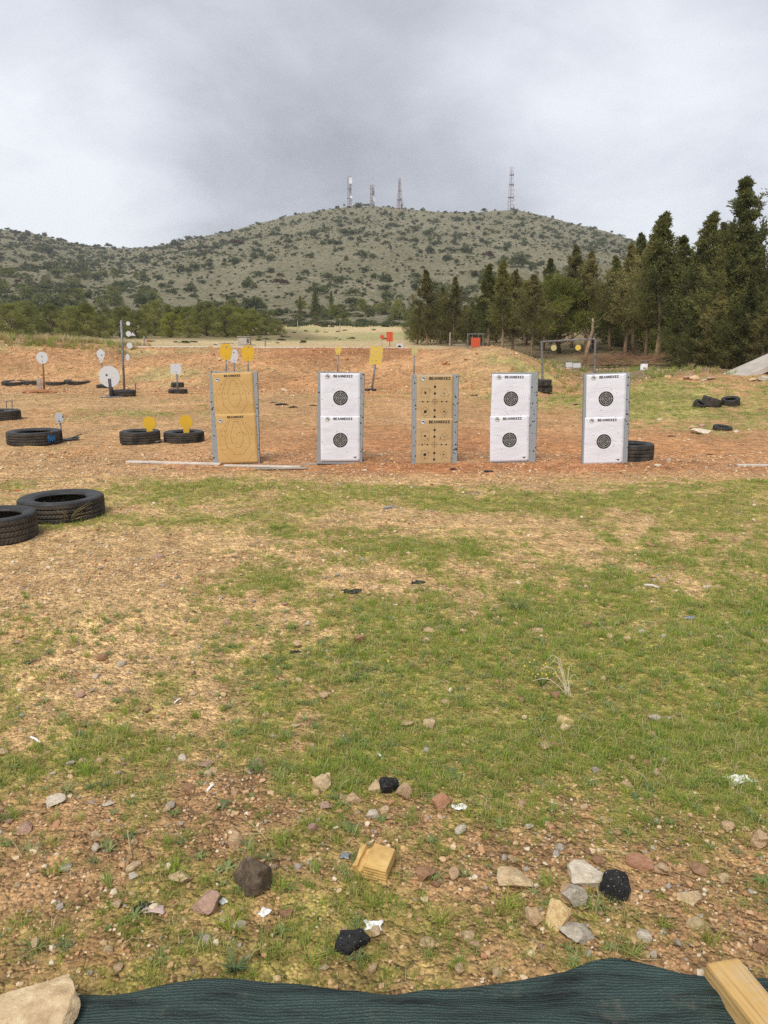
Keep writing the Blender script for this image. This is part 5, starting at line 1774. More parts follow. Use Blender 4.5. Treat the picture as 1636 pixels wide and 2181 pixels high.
# white square hanging under an arch
Yw = 27.5
bb = at(1372, 795, Yw); bb[2] = h1(bb[0], Yw)
o = thing('hanging_target', 'white steel square with black dot hanging by the grassy bank', 'steel target', bb)
q = at(1371.5, 784, Yw) - bb; k = mpx(at(1372, 784, Yw))
mb = MB(); mb.prism(rect(15 * k, 18 * k), -.008, .008, Matrix.Translation(Vector(q))); mb.build('plate', mat_mottled('clean_white', (.76, .76, .76), (.84, .84, .84), 6, .6), o)
mb = MB(); mb.prism(circ(1.5 * k, 12), -.013, -.0085, Matrix.Translation(Vector(q))); mb.build('aiming_dot', M_black, o)
for a, b in (((1366.5, 768), (1366.5, 777)), ((1376.5, 768), (1376.5, 777)), ((1365.5, 768), (1377.5, 768))): fr(o, bb, Yw, a, b, .012, 'hanger', M_steel)
for px in (1362, 1383): fr(o, bb, Yw, (px, 770), (px, 800), .010, 'post', M_steel)

# ---- kerb and stones along the crest
Yk = 31.3
a, b = at(262, 738.5, Yk), at(872, 741.5, Yk)
ln = b[0] - a[0]
o = thing('retaining_wall', 'low dry stone wall with a pale kerb along the crest of the berm', 'wall', ((a[0] + b[0]) / 2, Yk, a[2]))
zt = (a[2] + b[2]) / 2 - a[2]
mb = MB(); mb.box((0, 0, zt), (ln, 0.5, 0.05), Matrix.Rotation(-(b[2] - a[2]) / ln * -1 * 0 + math.atan2(-(b[2] - a[2]), ln), 3, 'Y')); mb.build('kerb', M_kerb, o, bevel=.008)
mbs = MB(); rk = random.Random(3)
wallrock = [rock_mesh('stone', 950 + i, None, 1, 6, 0.03) for i in range(4)]
vs_all = [np.array([v.co[:] for v in m.vertices]) for m in wallrock]; fs_all = [[tuple(p.vertices) for p in m.polygons] for m in wallrock]
x = -ln / 2
while x < ln / 2:
    wdt = rk.uniform(.12, .30)
    for lv in range(2):
        i = rk.randrange(4)
        V = vs_all[i] * np.array([wdt, .25, rk.uniform(.08, .14)]) + np.array([x + wdt / 2 + rk.uniform(-.03, .03), -0.12 + rk.uniform(-.04, .04), -0.155 - lv * 0.09 + zt])
        mbs.add(V, fs_all[i])
    x += wdt * 0.95
st = mbs.build('stones', mat_mottled('wall_stone', (0.30, 0.22, 0.14), (0.52, 0.43, 0.31), 4, 0.95, 0.01, 30), o); st['kind'] = 'stuff'
# shelter, posts
bb = at(519, 739, 38); bb[2] = h1(bb[0], 38); k = mpx(at(519, 727, 38))
o = thing('shelter', 'small grey concrete box shelter behind the yellow shields', 'shelter', bb)
zt_ = at(519, 717, 38)[2] - bb[2]
mb = MB(); mb.prism([(-12 * k, -.1), (6 * k, -.1), (6 * k, zt_), (-12 * k, zt_ - 3 * k)], -.0, .55); mb.build('wall', M_concrete, o)
mb = MB(); mb.prism([(6.3 * k, -.1), (13 * k, -.1), (13 * k, zt_ - 3.5 * k), (6.3 * k, zt_ - .2 * k)], .02, .55); mb.build('side_wall', M_concrete, o)
mb = MB(); mb.box((0.5 * k, .27, zt_ + 0.01), (27 * k, .62, .025), Matrix.Rotation(-0.02, 3, 'Y')); mb.build('roof', M_concrete, o)
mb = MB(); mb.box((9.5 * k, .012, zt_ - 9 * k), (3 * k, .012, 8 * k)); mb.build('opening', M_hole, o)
for px, y0, Yp, r, mt, lab in ((307, 718, 33, .045, M_wood, 'thick wooden post on the terrace right of the plate rack'), (565, 729, 32, .035, M_wood, 'short wooden post at the kerb right of the shelter'),
                               (724, 690, 95, .05, M_wood, 'thin far pole standing in the field'), (634, 683, 110, .06, M_wood, 'far wooden pole at the edge of the field')):
    bb = at(px, y0, Yp); gz = h1(bb[0], Yp)
    o = thing('wooden_post', lab, 'post', (bb[0], Yp, gz))
    mb = MB(); mb.tube((0, 0, -.2), (0, 0, max(.3, bb[2] - gz)), r, r * .9, 8); mb.build('post', mt, o)
    mb = MB(); mb.tube((0, 0, max(.3, bb[2] - gz)), (0, 0, max(.3, bb[2] - gz) + .02), r * 1.1, r * .8, 8); mb.build('cap', mt, o)
bb = at(315, 725, 33); gz = h1(bb[0], 33)
o = thing('marker', 'small orange marker beside the thick post on the terrace', 'marker', (bb[0], 33, gz))
mb = MB(); mb.tube((0, 0, -.1), (0, 0, bb[2] - gz), .02, .02, 6); mb.build('stem', M_orange, o)
mb = MB(); mb.box((0, 0, bb[2] - gz), (.11, .05, .035)); mb.build('head', M_orange, o)
o = steel('square_target', 'tiny white plate far off in the field left of centre', 'steel target', (709, 711), rect(4, 4), (709, 716), M_white_fine, 0.012, None, 85)

# concrete slab at the right edge
p0 = at(1568, 810, 23.0); p1 = at(1640, 779, 23.0)
d = p1 - p0; an = math.atan2(d[2], d[0]); ln = 4.2
mb = MB(); mb.prism([(0, -.13), (ln * .5, -.16), (ln, -.12), (ln, .0), (ln * .4, .02), (0.02, 0)], 0, 1.6, Matrix.Rotation(-an, 4, 'Y'))
o = mb.build('concrete_slab', M_concrete, None, bevel=.012, loc=p0); tag(o, 'tilted slab of pale concrete at the right edge above the bank', 'slab')

# ------------------------------------------------------------------ lattice masts on the ridge
M_mast = mat_mottled('mast_steel', (0.36, 0.34, 0.35), (0.52, 0.50, 0.50), 0.3, 0.7)
M_mastred = mat_mottled('mast_red', (0.30, 0.20, 0.21), (0.36, 0.26, 0.27), 0.4, 0.7)
M_dish = mat_mottled('dish_white', (0.72, 0.72, 0.73), (0.82, 0.82, 0.83), 0.5, 0.6)
M_dark = mat_mottled('mast_dark', (0.10, 0.10, 0.11), (0.18, 0.18, 0.19), 0.5, 0.7)


def mast(px, pyb, pyt, wb, wt, label, seed, dishes, boxes, whip=0.07, taper=1.0):
    d = ray(px, pyb); az = math.atan2(d[0], d[1]); D = float(np.interp(az, RAZ, RD)) - 3
    x, y = math.sin(az) * D, math.cos(az) * D
    z = h1(x, y); k = zcam((x, y, z)) / F
    h = (pyb - pyt) * k * 1.0; hb, ht = wb * k / 2, wt * k / 2
    o = thing('lattice_mast', label, 'antenna mast', (x, y, z - 1.0), 0.35 * seed, 'antenna masts on the ridge')
    h += 1.0
    hl = h * (1 - whip)
    wz = lambda f: hb + (ht - hb) * (f ** taper)
    cor = [(-1, -1), (1, -1), (1, 1), (-1, 1)]
    lv = np.linspace(0, 1, 13)
    for sx, sy in cor:
        mb = MB(); mb.path([(sx * wz(f), sy * wz(f), f * hl) for f in lv], [0.16] * 13, 4); mb.build('leg', M_mast, o)
    mb = MB()
    for i in range(12):
        f0, f1 = lv[i], lv[i + 1]
        for a in range(4):
            c0, c1 = cor[a], cor[(a + 1) % 4]
            mb.tube((c0[0] * wz(f0), c0[1] * wz(f0), f0 * hl), (c1[0] * wz(f1), c1[1] * wz(f1), f1 * hl), .075, .075, 4, False)
            mb.tube((c0[0] * wz(f1), c0[1] * wz(f1), f1 * hl), (c1[0] * wz(f1), c1[1] * wz(f1), f1 * hl), .075, .075, 4, False)
    mb.build('bracing', M_mastred, o)['kind'] = 'stuff'
    mb = MB(); mb.tube((0, 0, 0), (0, 0, hl * .93), .14, .12, 5); mb.build('cable_ladder', M_dark, o)
    mb = MB(); mb.tube((0, 0, hl * .9), (0, 0, h), .12, .03, 5); mb.build('whip_aerial', M_mast, o)
    for f, dx, s in dishes:
        mb = MB(); mb.tube((dx * wz(f), -wz(f) - .5, f * hl), (dx * wz(f), -wz(f) - 1.0, f * hl), s * .4, s, 12); mb.build('dish', M_dish, o)
    for f, dx, s in boxes:
        mb = MB(); mb.box((dx * (wz(f) + .2), -wz(f) - .2, f * hl), (s, .5, s * 1.2)); mb.build('antenna_panel', M_dark, o)
    for f in (0.33, 0.62, 0.84):
        mb = MB(); mb.box((0, 0, f * hl), (wz(f) * 2.3, wz(f) * 2.3, .22)); mb.build('platform', M_dark if seed != 2 else M_mastred, o)
    return o


mast(745, 438, 372, 8.0, 6.5, 'leftmost lattice antenna mast on the ridge, straight sided', 1, [(.82, 0, 1.2), (.35, 0.2, .9), (.9, 0, 1.0)], [(.10, -3.0, 1.2), (.10, 2.6, 1.0), (.55, 0, 1.0)])
mast(793, 437, 390, 6.6, 6.0, 'shortest lattice antenna mast on the ridge, second from left', 2, [(.35, 0, 1.1), (.45, -.5, .7)], [(.7, 0, 1.2), (.12, 0, 1.0)])
mast(851, 443, 376, 14.0, 3.0, 'tapering lattice antenna mast on the ridge, third from left', 3, [(.10, .3, 1.5), (.22, .5, 1.1), (.4, 0, .9)], [(.33, -1.0, 1.2), (.15, -.2, 1.4)], .10, 0.55)
mast(1087, 448, 357, 14.0, 6.0, 'tallest lattice antenna mast, alone on the right-hand peak', 4, [(.52, -1, 1.7), (.38, -1, 1.6), (.28, -1.2, 1.1), (.10, .6, 1.0), (.18, -.6, 1.0)], [(.84, -.6, 1.1), (.84, .6, 1.1), (.62, -.9, .8), (.6, .9, .8), (.30, -1.2, .8), (.08, -1.1, 1.2)], .07, 0.7)

# ------------------------------------------------------------------ net on the ground at the camera's feet
def mat_net():
    m, t, b = mat_new('shade_net')
    v = objco(t)
    def wave(scale, dirn, dist):
        wv = N(t, 'ShaderNodeTexWave', wave_type='BANDS', bands_direction=dirn)
        wv.inputs['Scale'].default_value = scale; wv.inputs['Distortion'].default_value = dist
        wv.inputs['Detail'].default_value = 3.0; wv.inputs['Detail Scale'].default_value = 2.0
        L(t, v, wv.inputs['Vector'])
        return wv.outputs['Fac']
    w1 = wave(46.0, 'Y', 3.2); w2 = wave(60.0, 'X', 6.0)
    mp = N(t, 'ShaderNodeMapping'); L(t, v, mp.inputs[0]); mp.inputs['Scale'].default_value = (1.2, 9.0, 1)
    st = noise(t, 3.0, 6, 0.65, mp.outputs[0])
    weave = math_node(t, 'MULTIPLY', w1, math_node(t, 'ADD', 0.45, math_node(t, 'MULTIPLY', w2, 0.55)))
    c = ramp(t, weave, [(0.05, (0.014, 0.026, 0.023)), (0.5, (0.030, 0.054, 0.048)), (0.95, (0.055, 0.090, 0.080))])
    c = mixc(t, 1.0, c, ramp(t, st, [(0.34, 0.22), (0.47, 0.95), (0.7, 1.45)]), 'MULTIPLY')  # long dark streaks: shade of the creases painted into the net's colour
    c = mixc(t, ramp(t, noise(t, 7, 7, 0.75, v), [(0.56, 0.0), (0.75, 0.5)]), c, (0.16, 0.13, 0.09))
    L(t, c, b.inputs['Base Color'])
    b.inputs['Roughness'].default_value = 0.6
    b.inputs['Specular IOR Level'].default_value = 0.3
    h = math_node(t, 'ADD', math_node(t, 'MULTIPLY', weave, 0.25), math_node(t, 'MULTIPLY', st, 1.6))
    bump(t, b, h, 0.010, 0.9)
    return m


nu, nv = 420, 60
X = np.linspace(-1.75, 1.75, nu)
fr_ = net_front(X) + 0.004 * fbm(X * 9, 0 * X, 501, 3)
vv = np.concatenate([np.linspace(0, 0.06, 10), np.linspace(0.06, 1, nv - 9)[1:]])
XX = np.repeat(X[None, :], nv, 0)
YY = fr_[None, :] - vv[:, None] * (fr_[None, :] - 0.35)
hump = 0.012 + 0.030 * np.exp(-((XX - 0.60) / 0.16) ** 2) + 0.020 * np.exp(-((XX + 0.42) / 0.20) ** 2) + 0.012 * np.exp(-((XX - 1.2) / 0.3) ** 2)
dv_ = (fr_[None, :] - YY)
roll = np.clip(dv_ / 0.018, 0, 1) ** 0.5 * hump * np.exp(-(dv_ / 0.12) ** 2) + 0.014 * np.clip(dv_ / 0.012, 0, 1)
fold = 0.013 * fbm(XX * 2.6 + 0.7 * YY, YY * 26, 503, 3) + 0.014 * fbm(XX * 1.6, YY * 9, 505, 3)
ZZ = H(XX.ravel(), YY.ravel()).reshape(XX.shape) * 0.8 + 0.2 * h1(0, 1.4) + roll + fold * np.clip(dv_ / 0.03, 0, 1) + 0.008
ZZ = np.maximum(ZZ, H(XX.ravel(), YY.ravel()).reshape(XX.shape) + 0.006 * np.clip(dv_ / 0.01, 0, 1) + 0.001)
I = np.arange(nu * nv).reshape(nv, nu)
Fq = np.stack([I[:-1, :-1].ravel(), I[1:, :-1].ravel(), I[1:, 1:].ravel(), I[:-1, 1:].ravel()], 1)
nme = np_mesh('shade_net', np.stack([XX.ravel(), YY.ravel(), ZZ.ravel()], 1), Fq, mat_net(), True)
net = link('shade_net', nme)
net.modifiers.new('thickness', 'SOLIDIFY').thickness = 0.003
tag(net, 'dark green knitted shade net spread over the ground along the bottom edge', 'net')


def net_z(x, y):
    j = int(np.argmin(np.abs(X - x))); i = int(np.argmin(np.abs(YY[:, j] - y)))
    return float(ZZ[i, j])


# ------------------------------------------------------------------ stones and litter lying about
def rock_mat(name, c0, c1, c2=None, scale=5.0, spots=None, bumpd=0.007):
    m, t, b = mat_new(name)
    v = objco(t)
    oi = N(t, 'ShaderNodeObjectInfo')
    ad = N(t, 'ShaderNodeVectorMath', operation='ADD'); L(t, v, ad.inputs[0]); L(t, oi.outputs['Location'], ad.inputs[1])
    v = ad.outputs[0]
    nz = noise(t, scale, 7, 0.65, v)
    stops = [(0.32, c0), (0.58, c1)] + ([(0.72, c2)] if c2 else [])
    c = ramp(t, nz, stops)
    if spots:
        vo = N(t, 'ShaderNodeTexVoronoi'); vo.inputs['Scale'].default_value = 13.0; L(t, v, vo.inputs['Vector'])
        sc_ = N(t, 'ShaderNodeSeparateColor'); L(t, vo.outputs['Color'], sc_.inputs[0])
        mk = math_node(t, 'LESS_THAN', vo.outputs['Distance'], math_node(t, 'SUBTRACT', math_node(t, 'MULTIPLY', math_node(t, 'POWER', sc_.outputs[0], 2.0), 0.5), math_node(t, 'MULTIPLY', noise(t, 20, 3, .6, v), 0.25)))
        c = mixc(t, mk, c, spots)
    if not spots:
        c = mixc(t, ramp(t, noise(t, scale * 0.8, 6, 0.7, v), [(0.54, 0.0), (0.70, 0.35)]), c, (0.36, 0.21, 0.105))
    L(t, c, b.inputs['Base Color'])
    b.inputs['Roughness'].default_value = 0.9
    bump(t, b, noise(t, scale * 3, 6, 0.65, v), bumpd, 1.0)
    return m


RM = {'cream': rock_mat('cream_limestone', (0.414, 0.287, 0.161), (0.632, 0.483, 0.287), (0.713, 0.586, 0.391)), 'tan': rock_mat('tan_stone', (0.391, 0.253, 0.138), (0.598, 0.425, 0.253), (0.667, 0.506, 0.322)),
      'pink': rock_mat('pinkish_stone', (0.30, 0.18, 0.13), (0.47, 0.31, 0.23), (0.55, 0.40, 0.28)), 'dark': rock_mat('dark_brown_stone', (0.055, 0.040, 0.028), (0.14, 0.105, 0.072), (0.24, 0.19, 0.14)),
      'asphalt': rock_mat('asphalt_lump', (0.012, 0.012, 0.013), (0.035, 0.034, 0.034), None, 8.0, (0.26, 0.25, 0.24), 0.006), 'grey': rock_mat('grey_stone', (0.299, 0.253, 0.196), (0.506, 0.448, 0.356), (0.621, 0.552, 0.460)),
      'brown': rock_mat('brown_stone', (0.24, 0.13, 0.07), (0.38, 0.22, 0.125), (0.45, 0.29, 0.17)), 'yellow': rock_mat('yellow_stone', (0.575, 0.380, 0.161), (0.736, 0.552, 0.287), (0.805, 0.667, 0.414)),
      'red': rock_mat('reddish_stone', (0.33, 0.16, 0.09), (0.45, 0.24, 0.14), (0.50, 0.29, 0.18)), 'white': rock_mat('white_stone', (0.460, 0.391, 0.287), (0.667, 0.586, 0.460), (0.759, 0.690, 0.575))}


def stone(px, pyb, wpx, hpx, kind, label, seed, sharp=0.78, cuts=10, flat=None, rot=(0, 0, 0), sub=4, rough=0.085, sink=0.22, onnet=False, name='stone', Yfix=None):
    p = hit(px, pyb)
    k = mpx(p)
    w_ = wpx * k
    ang = math.atan2(EYE - p[2], p[1])
    dep = w_ * (0.78 if flat is None else 0.9)
    hh = (hpx * k - dep * math.sin(ang) * 0.75) / math.cos(ang)
    hh = min(max(hh, 0.32 * w_), 1.5 * w_)
    if flat: hh = flat * w_
    y = p[1] + dep * 0.42
    me = rock_mesh('stone', seed, RM[kind], sub, cuts, rough, sharp)
    gz = h1(p[0], y)
    if onnet: gz = net_z(p[0], y) + 0.01
    o = link(name, me, None, (p[0], y, gz - hh * sink), rot, (w_, dep, hh))
    return tag(o, label, 'stone')


SS = [  # x, bottom y, width, height, kind, label, seed
    (545, 1910, 82, 112, 'dark', 'jagged dark brown boulder left of the broken yellow brick', 1001),
    (437, 1950, 64, 64, 'pink', 'pinkish blocky stone below the dark brown boulder', 1002),
    (380, 1888, 50, 42, 'cream', 'smooth cream stone above the pinkish blocky stone', 1003),
    (905, 1880, 46, 44, 'brown', 'round brown stone right of the broken yellow brick', 1004),
    (928, 1893, 22, 20, 'brown', 'small brown stone touching the round brown one', 1005),
    (1100, 1900, 80, 58, 'cream', 'rough cream boulder right of centre, pitted all over', 1006),
    (1256, 1888, 84, 46, 'white', 'pale flat-topped stone left of the right black asphalt lump', 1007),
    (1222, 1930, 56, 58, 'grey', 'grey-brown stone behind the standing yellow slab', 1008),
    (1190, 1984, 56, 78, 'yellow', 'yellow pointed stone slab standing on end', 1009),
    (1236, 2012, 86, 56, 'grey', 'pale grey triangular stone right of the yellow slab', 1010),
    (1142, 1972, 40, 46, 'tan', 'tan stone left of the standing yellow slab', 1011),
    (1370, 1854, 58, 32, 'red', 'long reddish stone above the right black asphalt lump', 1012),
    (1414, 1862, 28, 28, 'tan', 'small tan stone at the end of the long reddish one', 1013),
    (1474, 1926, 52, 38, 'cream', 'cream stone on the gravel far right of the asphalt lump', 1014),
    (1628, 1806, 40, 38, 'tan', 'tan stone cut by the right edge above the net', 1015),
    (686, 1688, 40, 46, 'cream', 'rounded cream stone left of the upper asphalt lump', 1016),
    (750, 1714, 46, 32, 'tan', 'flat triangular tan stone below the upper asphalt lump', 1017),
    (798, 1690, 32, 32, 'cream', 'pale stone leaning on the upper asphalt lump, left side', 1018),
    (864, 1702, 34, 44, 'tan', 'pointed tan stone right of the upper asphalt lump', 1019),
    (941, 1722, 42, 42, 'red', 'flat rusty-tan stone further right of the upper asphalt lump', 1020),
    (694, 1724, 32, 22, 'pink', 'small pinkish stone under the rounded cream one', 1021),
    (793, 1746, 30, 26, 'white', 'small white stone under the upper asphalt lump', 1022),
    (435, 1636, 34, 20, 'pink', 'flat pink stone in the grass on the left', 1023),
    (502, 1806, 32, 46, 'tan', 'upright tan stone above the dark brown boulder', 1024),
    (606, 1958, 36, 28, 'brown', 'brown stone on the gravel right of the pinkish one', 1025),
    (870, 1550, 38, 20, 'tan', 'flat tan stone of a pair in the grass, left', 1026),
    (912, 1554, 28, 30, 'cream', 'cream stone of a pair in the grass, right', 1027),
    (1208, 1545, 34, 26, 'yellow', 'orange-yellow stone in the right-hand grass', 1028),
    (1206, 1560, 26, 24, 'cream', 'pale stone in front of the orange-yellow one', 1029),
    (1396, 1536, 28, 20, 'grey', 'grey stone in the right-hand grass', 1030),
    (1391, 1568, 28, 12, 'tan', 'flat tan stone below the grey one in the right-hand grass', 1031),
    (630, 1550, 22, 14, 'cream', 'small cream stone alone in grass, left of the pair', 1032),
    (638, 1455, 18, 18, 'cream', 'small cream stone in grass, above the lone small one', 1033),
    (947, 1500, 22, 16, 'tan', 'small tan stone in grass above the pair', 1034),
    (914, 1348, 28, 18, 'tan', 'rounded tan stone in mid field right of centre', 1035),
    (766, 1370, 24, 26, 'brown', 'brown cracked stone in mid field left of centre', 1036),
    (988, 1350, 18, 14, 'tan', 'small tan stone right of the rounded mid-field stone', 1037),
    (1010, 1312, 18, 16, 'tan', 'small stone with a dry stalk in mid field', 1038),
    (705, 1274, 18, 14, 'cream', 'small cream stone left of the black rubber scrap', 1039),
    (798, 1257, 22, 15, 'tan', 'small tan stone right of the black rubber scrap', 1040),
    (1074, 1410, 20, 14, 'red', 'small reddish stone in the grass right of centre', 1041),
    (1158, 1338, 15, 12, 'grey', 'small pale stone beside the green tuft, mid right', 1042),
    (1147, 1346, 24, 10, 'tan', 'flat stone just below the small pale one, mid right', 1043),
    (115, 1718, 42, 30, 'white', 'pale rough crumbling stone on the bare soil at left', 1044),
    (210, 1626, 26, 18, 'tan', 'right stone of a trio in the thin grass at left', 1045),
    (172, 1626, 24, 18, 'cream', 'middle stone of a trio in the thin grass at left', 1046),
    (148, 1632, 20, 16, 'grey', 'left stone of a trio in the thin grass at left', 1047),
    (4, 1612, 22, 22, 'cream', 'pale stone cut by the left edge', 1048),
    (335, 1190, 28, 16, 'pink', 'pinkish stone on the bare gravel right of the big tyres', 1049),
    (497, 1190, 20, 16, 'tan', 'tan stone on the bare gravel, right of the pinkish one', 1050),
    (1300, 1343, 18, 12, 'tan', 'small tan stone alone at middle right', 1051),
    (1270, 1646, 18, 22, 'grey', 'small upright grey stone in the grass at right', 1052),
    (228, 1719, 26, 12, 'white', 'small flat white stone left of the mossy grass', 1053),
    (1385, 1164, 20, 12, 'red', 'small reddish stone near the upper right grass', 1054),
    (1508, 1253, 18, 10, 'white', 'small white flat stone on bare earth at right', 1055),
    (380, 1000, 22, 14, 'red', 'clod of red earth in front of the long pale plank', 1056),
    (605, 1290, 16, 12, 'pink', 'small stone in mid field far left of centre', 1057),
    (1545, 1880, 30, 22, 'cream', 'cream stone on the gravel near the right edge', 1058),
    (200, 1790, 30, 22, 'cream', 'yellowish stone on the left gravel slope', 1059),
    (285, 1876, 22, 22, 'white', 'small white stone left of the smooth cream one', 1060),
    (1350, 1620, 18, 12, 'tan', 'small rounded tan stone in grass near the white paper', 1061),
    (1625, 2035, 34, 28, 'brown', 'brown stone by the right edge just above the net', 1062),
    (1010, 2020, 26, 18, 'tan', 'tan stone on the gravel just above the net, right of centre', 1063),
    (690, 2070, 26, 18, 'cream', 'cream stone touching the net edge left of the asphalt lump', 1064)]
for (px, py, w_, h_, kd, lab, sd_) in SS:
    r = random.Random(sd_)
    stone(px, py, w_, h_, kd, lab, sd_, rot=(r.uniform(-.15, .15), r.uniform(-.2, .2), r.uniform(-.6, .6)), sharp=r.uniform(.60, .78), cuts=r.choice([10, 13, 16]), sub=4 if w_ > 30 else 3)
for px, py, w_, h_, lab, sd_ in ((750, 2038, 78, 62, 'black asphalt lump speckled with grit, just above the net', 1101), (1316, 1922, 68, 86, 'black asphalt lump with pale grit, right-hand one', 1102), (829, 1694, 44, 54, 'black asphalt lump, upper one in the mid grass', 1103)):
    stone(px, py, w_, h_, 'asphalt', lab, sd_, sharp=0.86, cuts=7, rough=0.12, name='asphalt_lump')['category'] = 'asphalt lump'
# stones on the right bank and by the slab
for px, py, w_, h_, kd, lab, sd_ in ((1424, 806, 14, 8, 'yellow', 'tan boulder on the bank crest, leftmost of the row', 1201), (1466, 809, 18, 11, 'pink', 'pinkish boulder on the bank crest', 1202), (1481, 810, 21, 13, 'tan', 'largest tan boulder on the bank crest', 1203),
        (1502, 812, 12, 6, 'grey', 'grey boulder on the bank crest', 1204), (1516, 809, 20, 8, 'pink', 'flat boulder on the bank crest, rightmost of the row', 1205), (1497, 925, 46, 13, 'white', 'flat pale slab of stone left of the tyre piece', 1206),
        (1480, 914, 22, 10, 'tan', 'tan stone behind the flat pale slab on the right', 1207), (1497, 909, 16, 9, 'pink', 'pink stone behind the flat pale slab on the right', 1208), (1570, 921, 12, 7, 'white', 'small white stone right of the tyre piece', 1209),
        (1406, 896, 10, 6, 'white', 'small white stone at the foot of the bank', 1210), (1607, 812, 20, 9, 'tan', 'tan rubble stone under the tilted slab', 1211), (1628, 810, 22, 12, 'grey', 'grey rubble stone under the tilted slab', 1212),
        (1425, 982, 10, 9, 'grey', 'small grey stone right of the muddy tyre', 1213), (1402, 994, 18, 7, 'white', 'small flat white stone before the muddy tyre', 1214)):
    r = random.Random(sd_)
    stone(px, py, w_, h_, kd, lab, sd_, rot=(0, r.uniform(-.1, .1), r.uniform(-.5, .5)), sub=3)
# on the net: pale rock and block of wood
p = hit(78, 2210); k = mpx(p)
me = rock_mesh('stone', 1301, RM['cream'], 5, 9, 0.05, 0.72)
o = link('stone', me, None, (p[0], p[1] + 0.02, net_z(p[0], p[1]) - 0.012), (0.1, -0.10, 0.25), (0.200, 0.17, 0.085)); tag(o, 'big cream limestone rock holding down the net, bottom left', 'stone')


def mat_timber():
    m, t, b = mat_new('timber')
    v = objco(t)
    mp = N(t, 'ShaderNodeMapping'); L(t, v, mp.inputs[0]); mp.inputs['Scale'].default_value = (22, 1.6, 22)
    g = noise(t, 3.0, 5, 0.6, mp.outputs[0], 0.6)
    c = ramp(t, g, [(0.3, (0.36, 0.21, 0.075)), (0.52, (0.52, 0.335, 0.125)), (0.7, (0.58, 0.40, 0.18))])
    c = mixc(t, ramp(t, noise(t, 9, 6, 0.7, v), [(0.50, 0), (0.70, 0.7)]), c, (0.50, 0.40, 0.27))
    c = mixc(t, ramp(t, noise(t, 16, 6, 0.75, v), [(0.60, 0), (0.72, 0.6)]), c, (0.20, 0.13, 0.07))
    L(t, c, b.inputs['Base Color'])
    bump(t, b, g, 0.006, 0.8)
    return m


pa, pb = hit(1528, 2092), hit(1650, 2250)
d = pb - pa; yaw = math.atan2(d[1], d[0])
ln = 0.42
mb = MB(); mb.box((0, -ln / 2, 0), (0.098, ln, 0.062))
for v in range(len(mb.v)):
    x, y, z = mb.v[v]
    if y > -0.1 and z > 0: mb.v[v] = (x * 0.93, y - 0.008, z)
o = mb.build('wooden_block', mat_timber(), None, bevel=0.008, loc=(pa[0], pa[1], net_z(pa[0], pa[1]) + 0.035), rot=(0.0, 0.0, yaw + math.pi / 2))
tag(o, 'yellow-brown block of squared timber lying on the net, bottom right', 'timber block')
# broken hollow brick
p = hit(795, 1872); k = mpx(p)
mb = MB()
wq, dq, hq = 0.112, 0.092, 0.056
M_brick = rock_mat('yellow_brick', (0.44, 0.26, 0.085), (0.58, 0.385, 0.14), (0.66, 0.48, 0.22), 14.0, None, 0.003)
outer = [(-wq / 2 - .008, 0.004), (wq / 2 - .010, -0.002), (wq / 2, hq * .5), (wq / 2 - .004, hq), (wq * .05, hq * 1.02), (-wq * .22, hq * .92), (-wq * .40, hq * .97), (-wq * .5, hq * .55)]
o = thing('broken_brick', 'broken yellow hollow brick lying among the foreground stones', 'brick', (p[0], p[1] + .05, h1(p[0], p[1] + .05) - .004), 0, rot=(0.10, 0.06, -0.30))
outer = [(-wq * .50, 0.0), (wq * .48, -.002), (wq * .51, hq * .5), (wq * .49, hq), (wq * .20, hq * 1.01), (-wq * .10, hq * .98), (-wq * .14, hq * .70), (-wq * .24, hq * .52), (-wq * .33, hq * .60), (-wq * .34, hq * .84), (-wq * .44, hq * .80), (-wq * .53, hq * .42)]
mb.prism(outer, -dq / 2, dq / 2)
body = mb.build('body', M_brick, o, bevel=.004)
bm = bmesh.new(); bm.from_mesh(body.data)
bmesh.ops.triangulate(bm, faces=bm.faces); bmesh.ops.subdivide_edges(bm, edges=[e_ for e_ in bm.edges if e_.calc_length() > .012], cuts=2, use_grid_fill=True)
for v_ in bm.verts:
    k_ = .0035 * float(fbm(np.array([v_.co.x * 60]), np.array([v_.co.y * 60 + v_.co.z * 45]), 5, 3)[0]) * (2.6 if v_.co.x < .005 else .9)
    v_.co += v_.co.normalized() * k_
bm.to_mesh(body.data); bm.free()
for i in range(5):
    z = 0.010 + i * 0.0100
    mb = MB(); mb.box((0.018, -dq / 2 - .0012, z), (wq * .66, .006, .0055)); mb.build('rib', M_brick, o, bevel=.0012)
# small loose stones, each its own
gm = [('cream', 'small cream pebble lying loose on the foreground soil'), ('tan', 'small tan pebble lying loose on the foreground soil'), ('brown', 'small brown pebble lying loose on the foreground soil'),
      ('pink', 'small pinkish pebble lying loose on the foreground soil'), ('white', 'small white pebble lying loose on the foreground soil'), ('grey', 'small grey pebble lying loose on the foreground soil')]
pm = {kd: [rock_mesh('pebble', 1400 + 7 * j + i, RM[kd], 2, 8, 0.05) for i in range(3)] for j, (kd, _) in enumerate(gm)}
rng = np.random.default_rng(404)
x, y = spread_pts(rng, 900, 1.66, 4.2, lambda x, y: np.clip(0.9 - 0.75 * grassy(x, y), .1, 1) * np.interp(y, [1.6, 2.4, 4.2], [1, .8, .35]), 0.15)
ok = y > net_front(x) + 0.03
x, y = x[ok][:270], y[ok][:270]
wts = np.array([.32, .30, .14, .10, .10, .04])
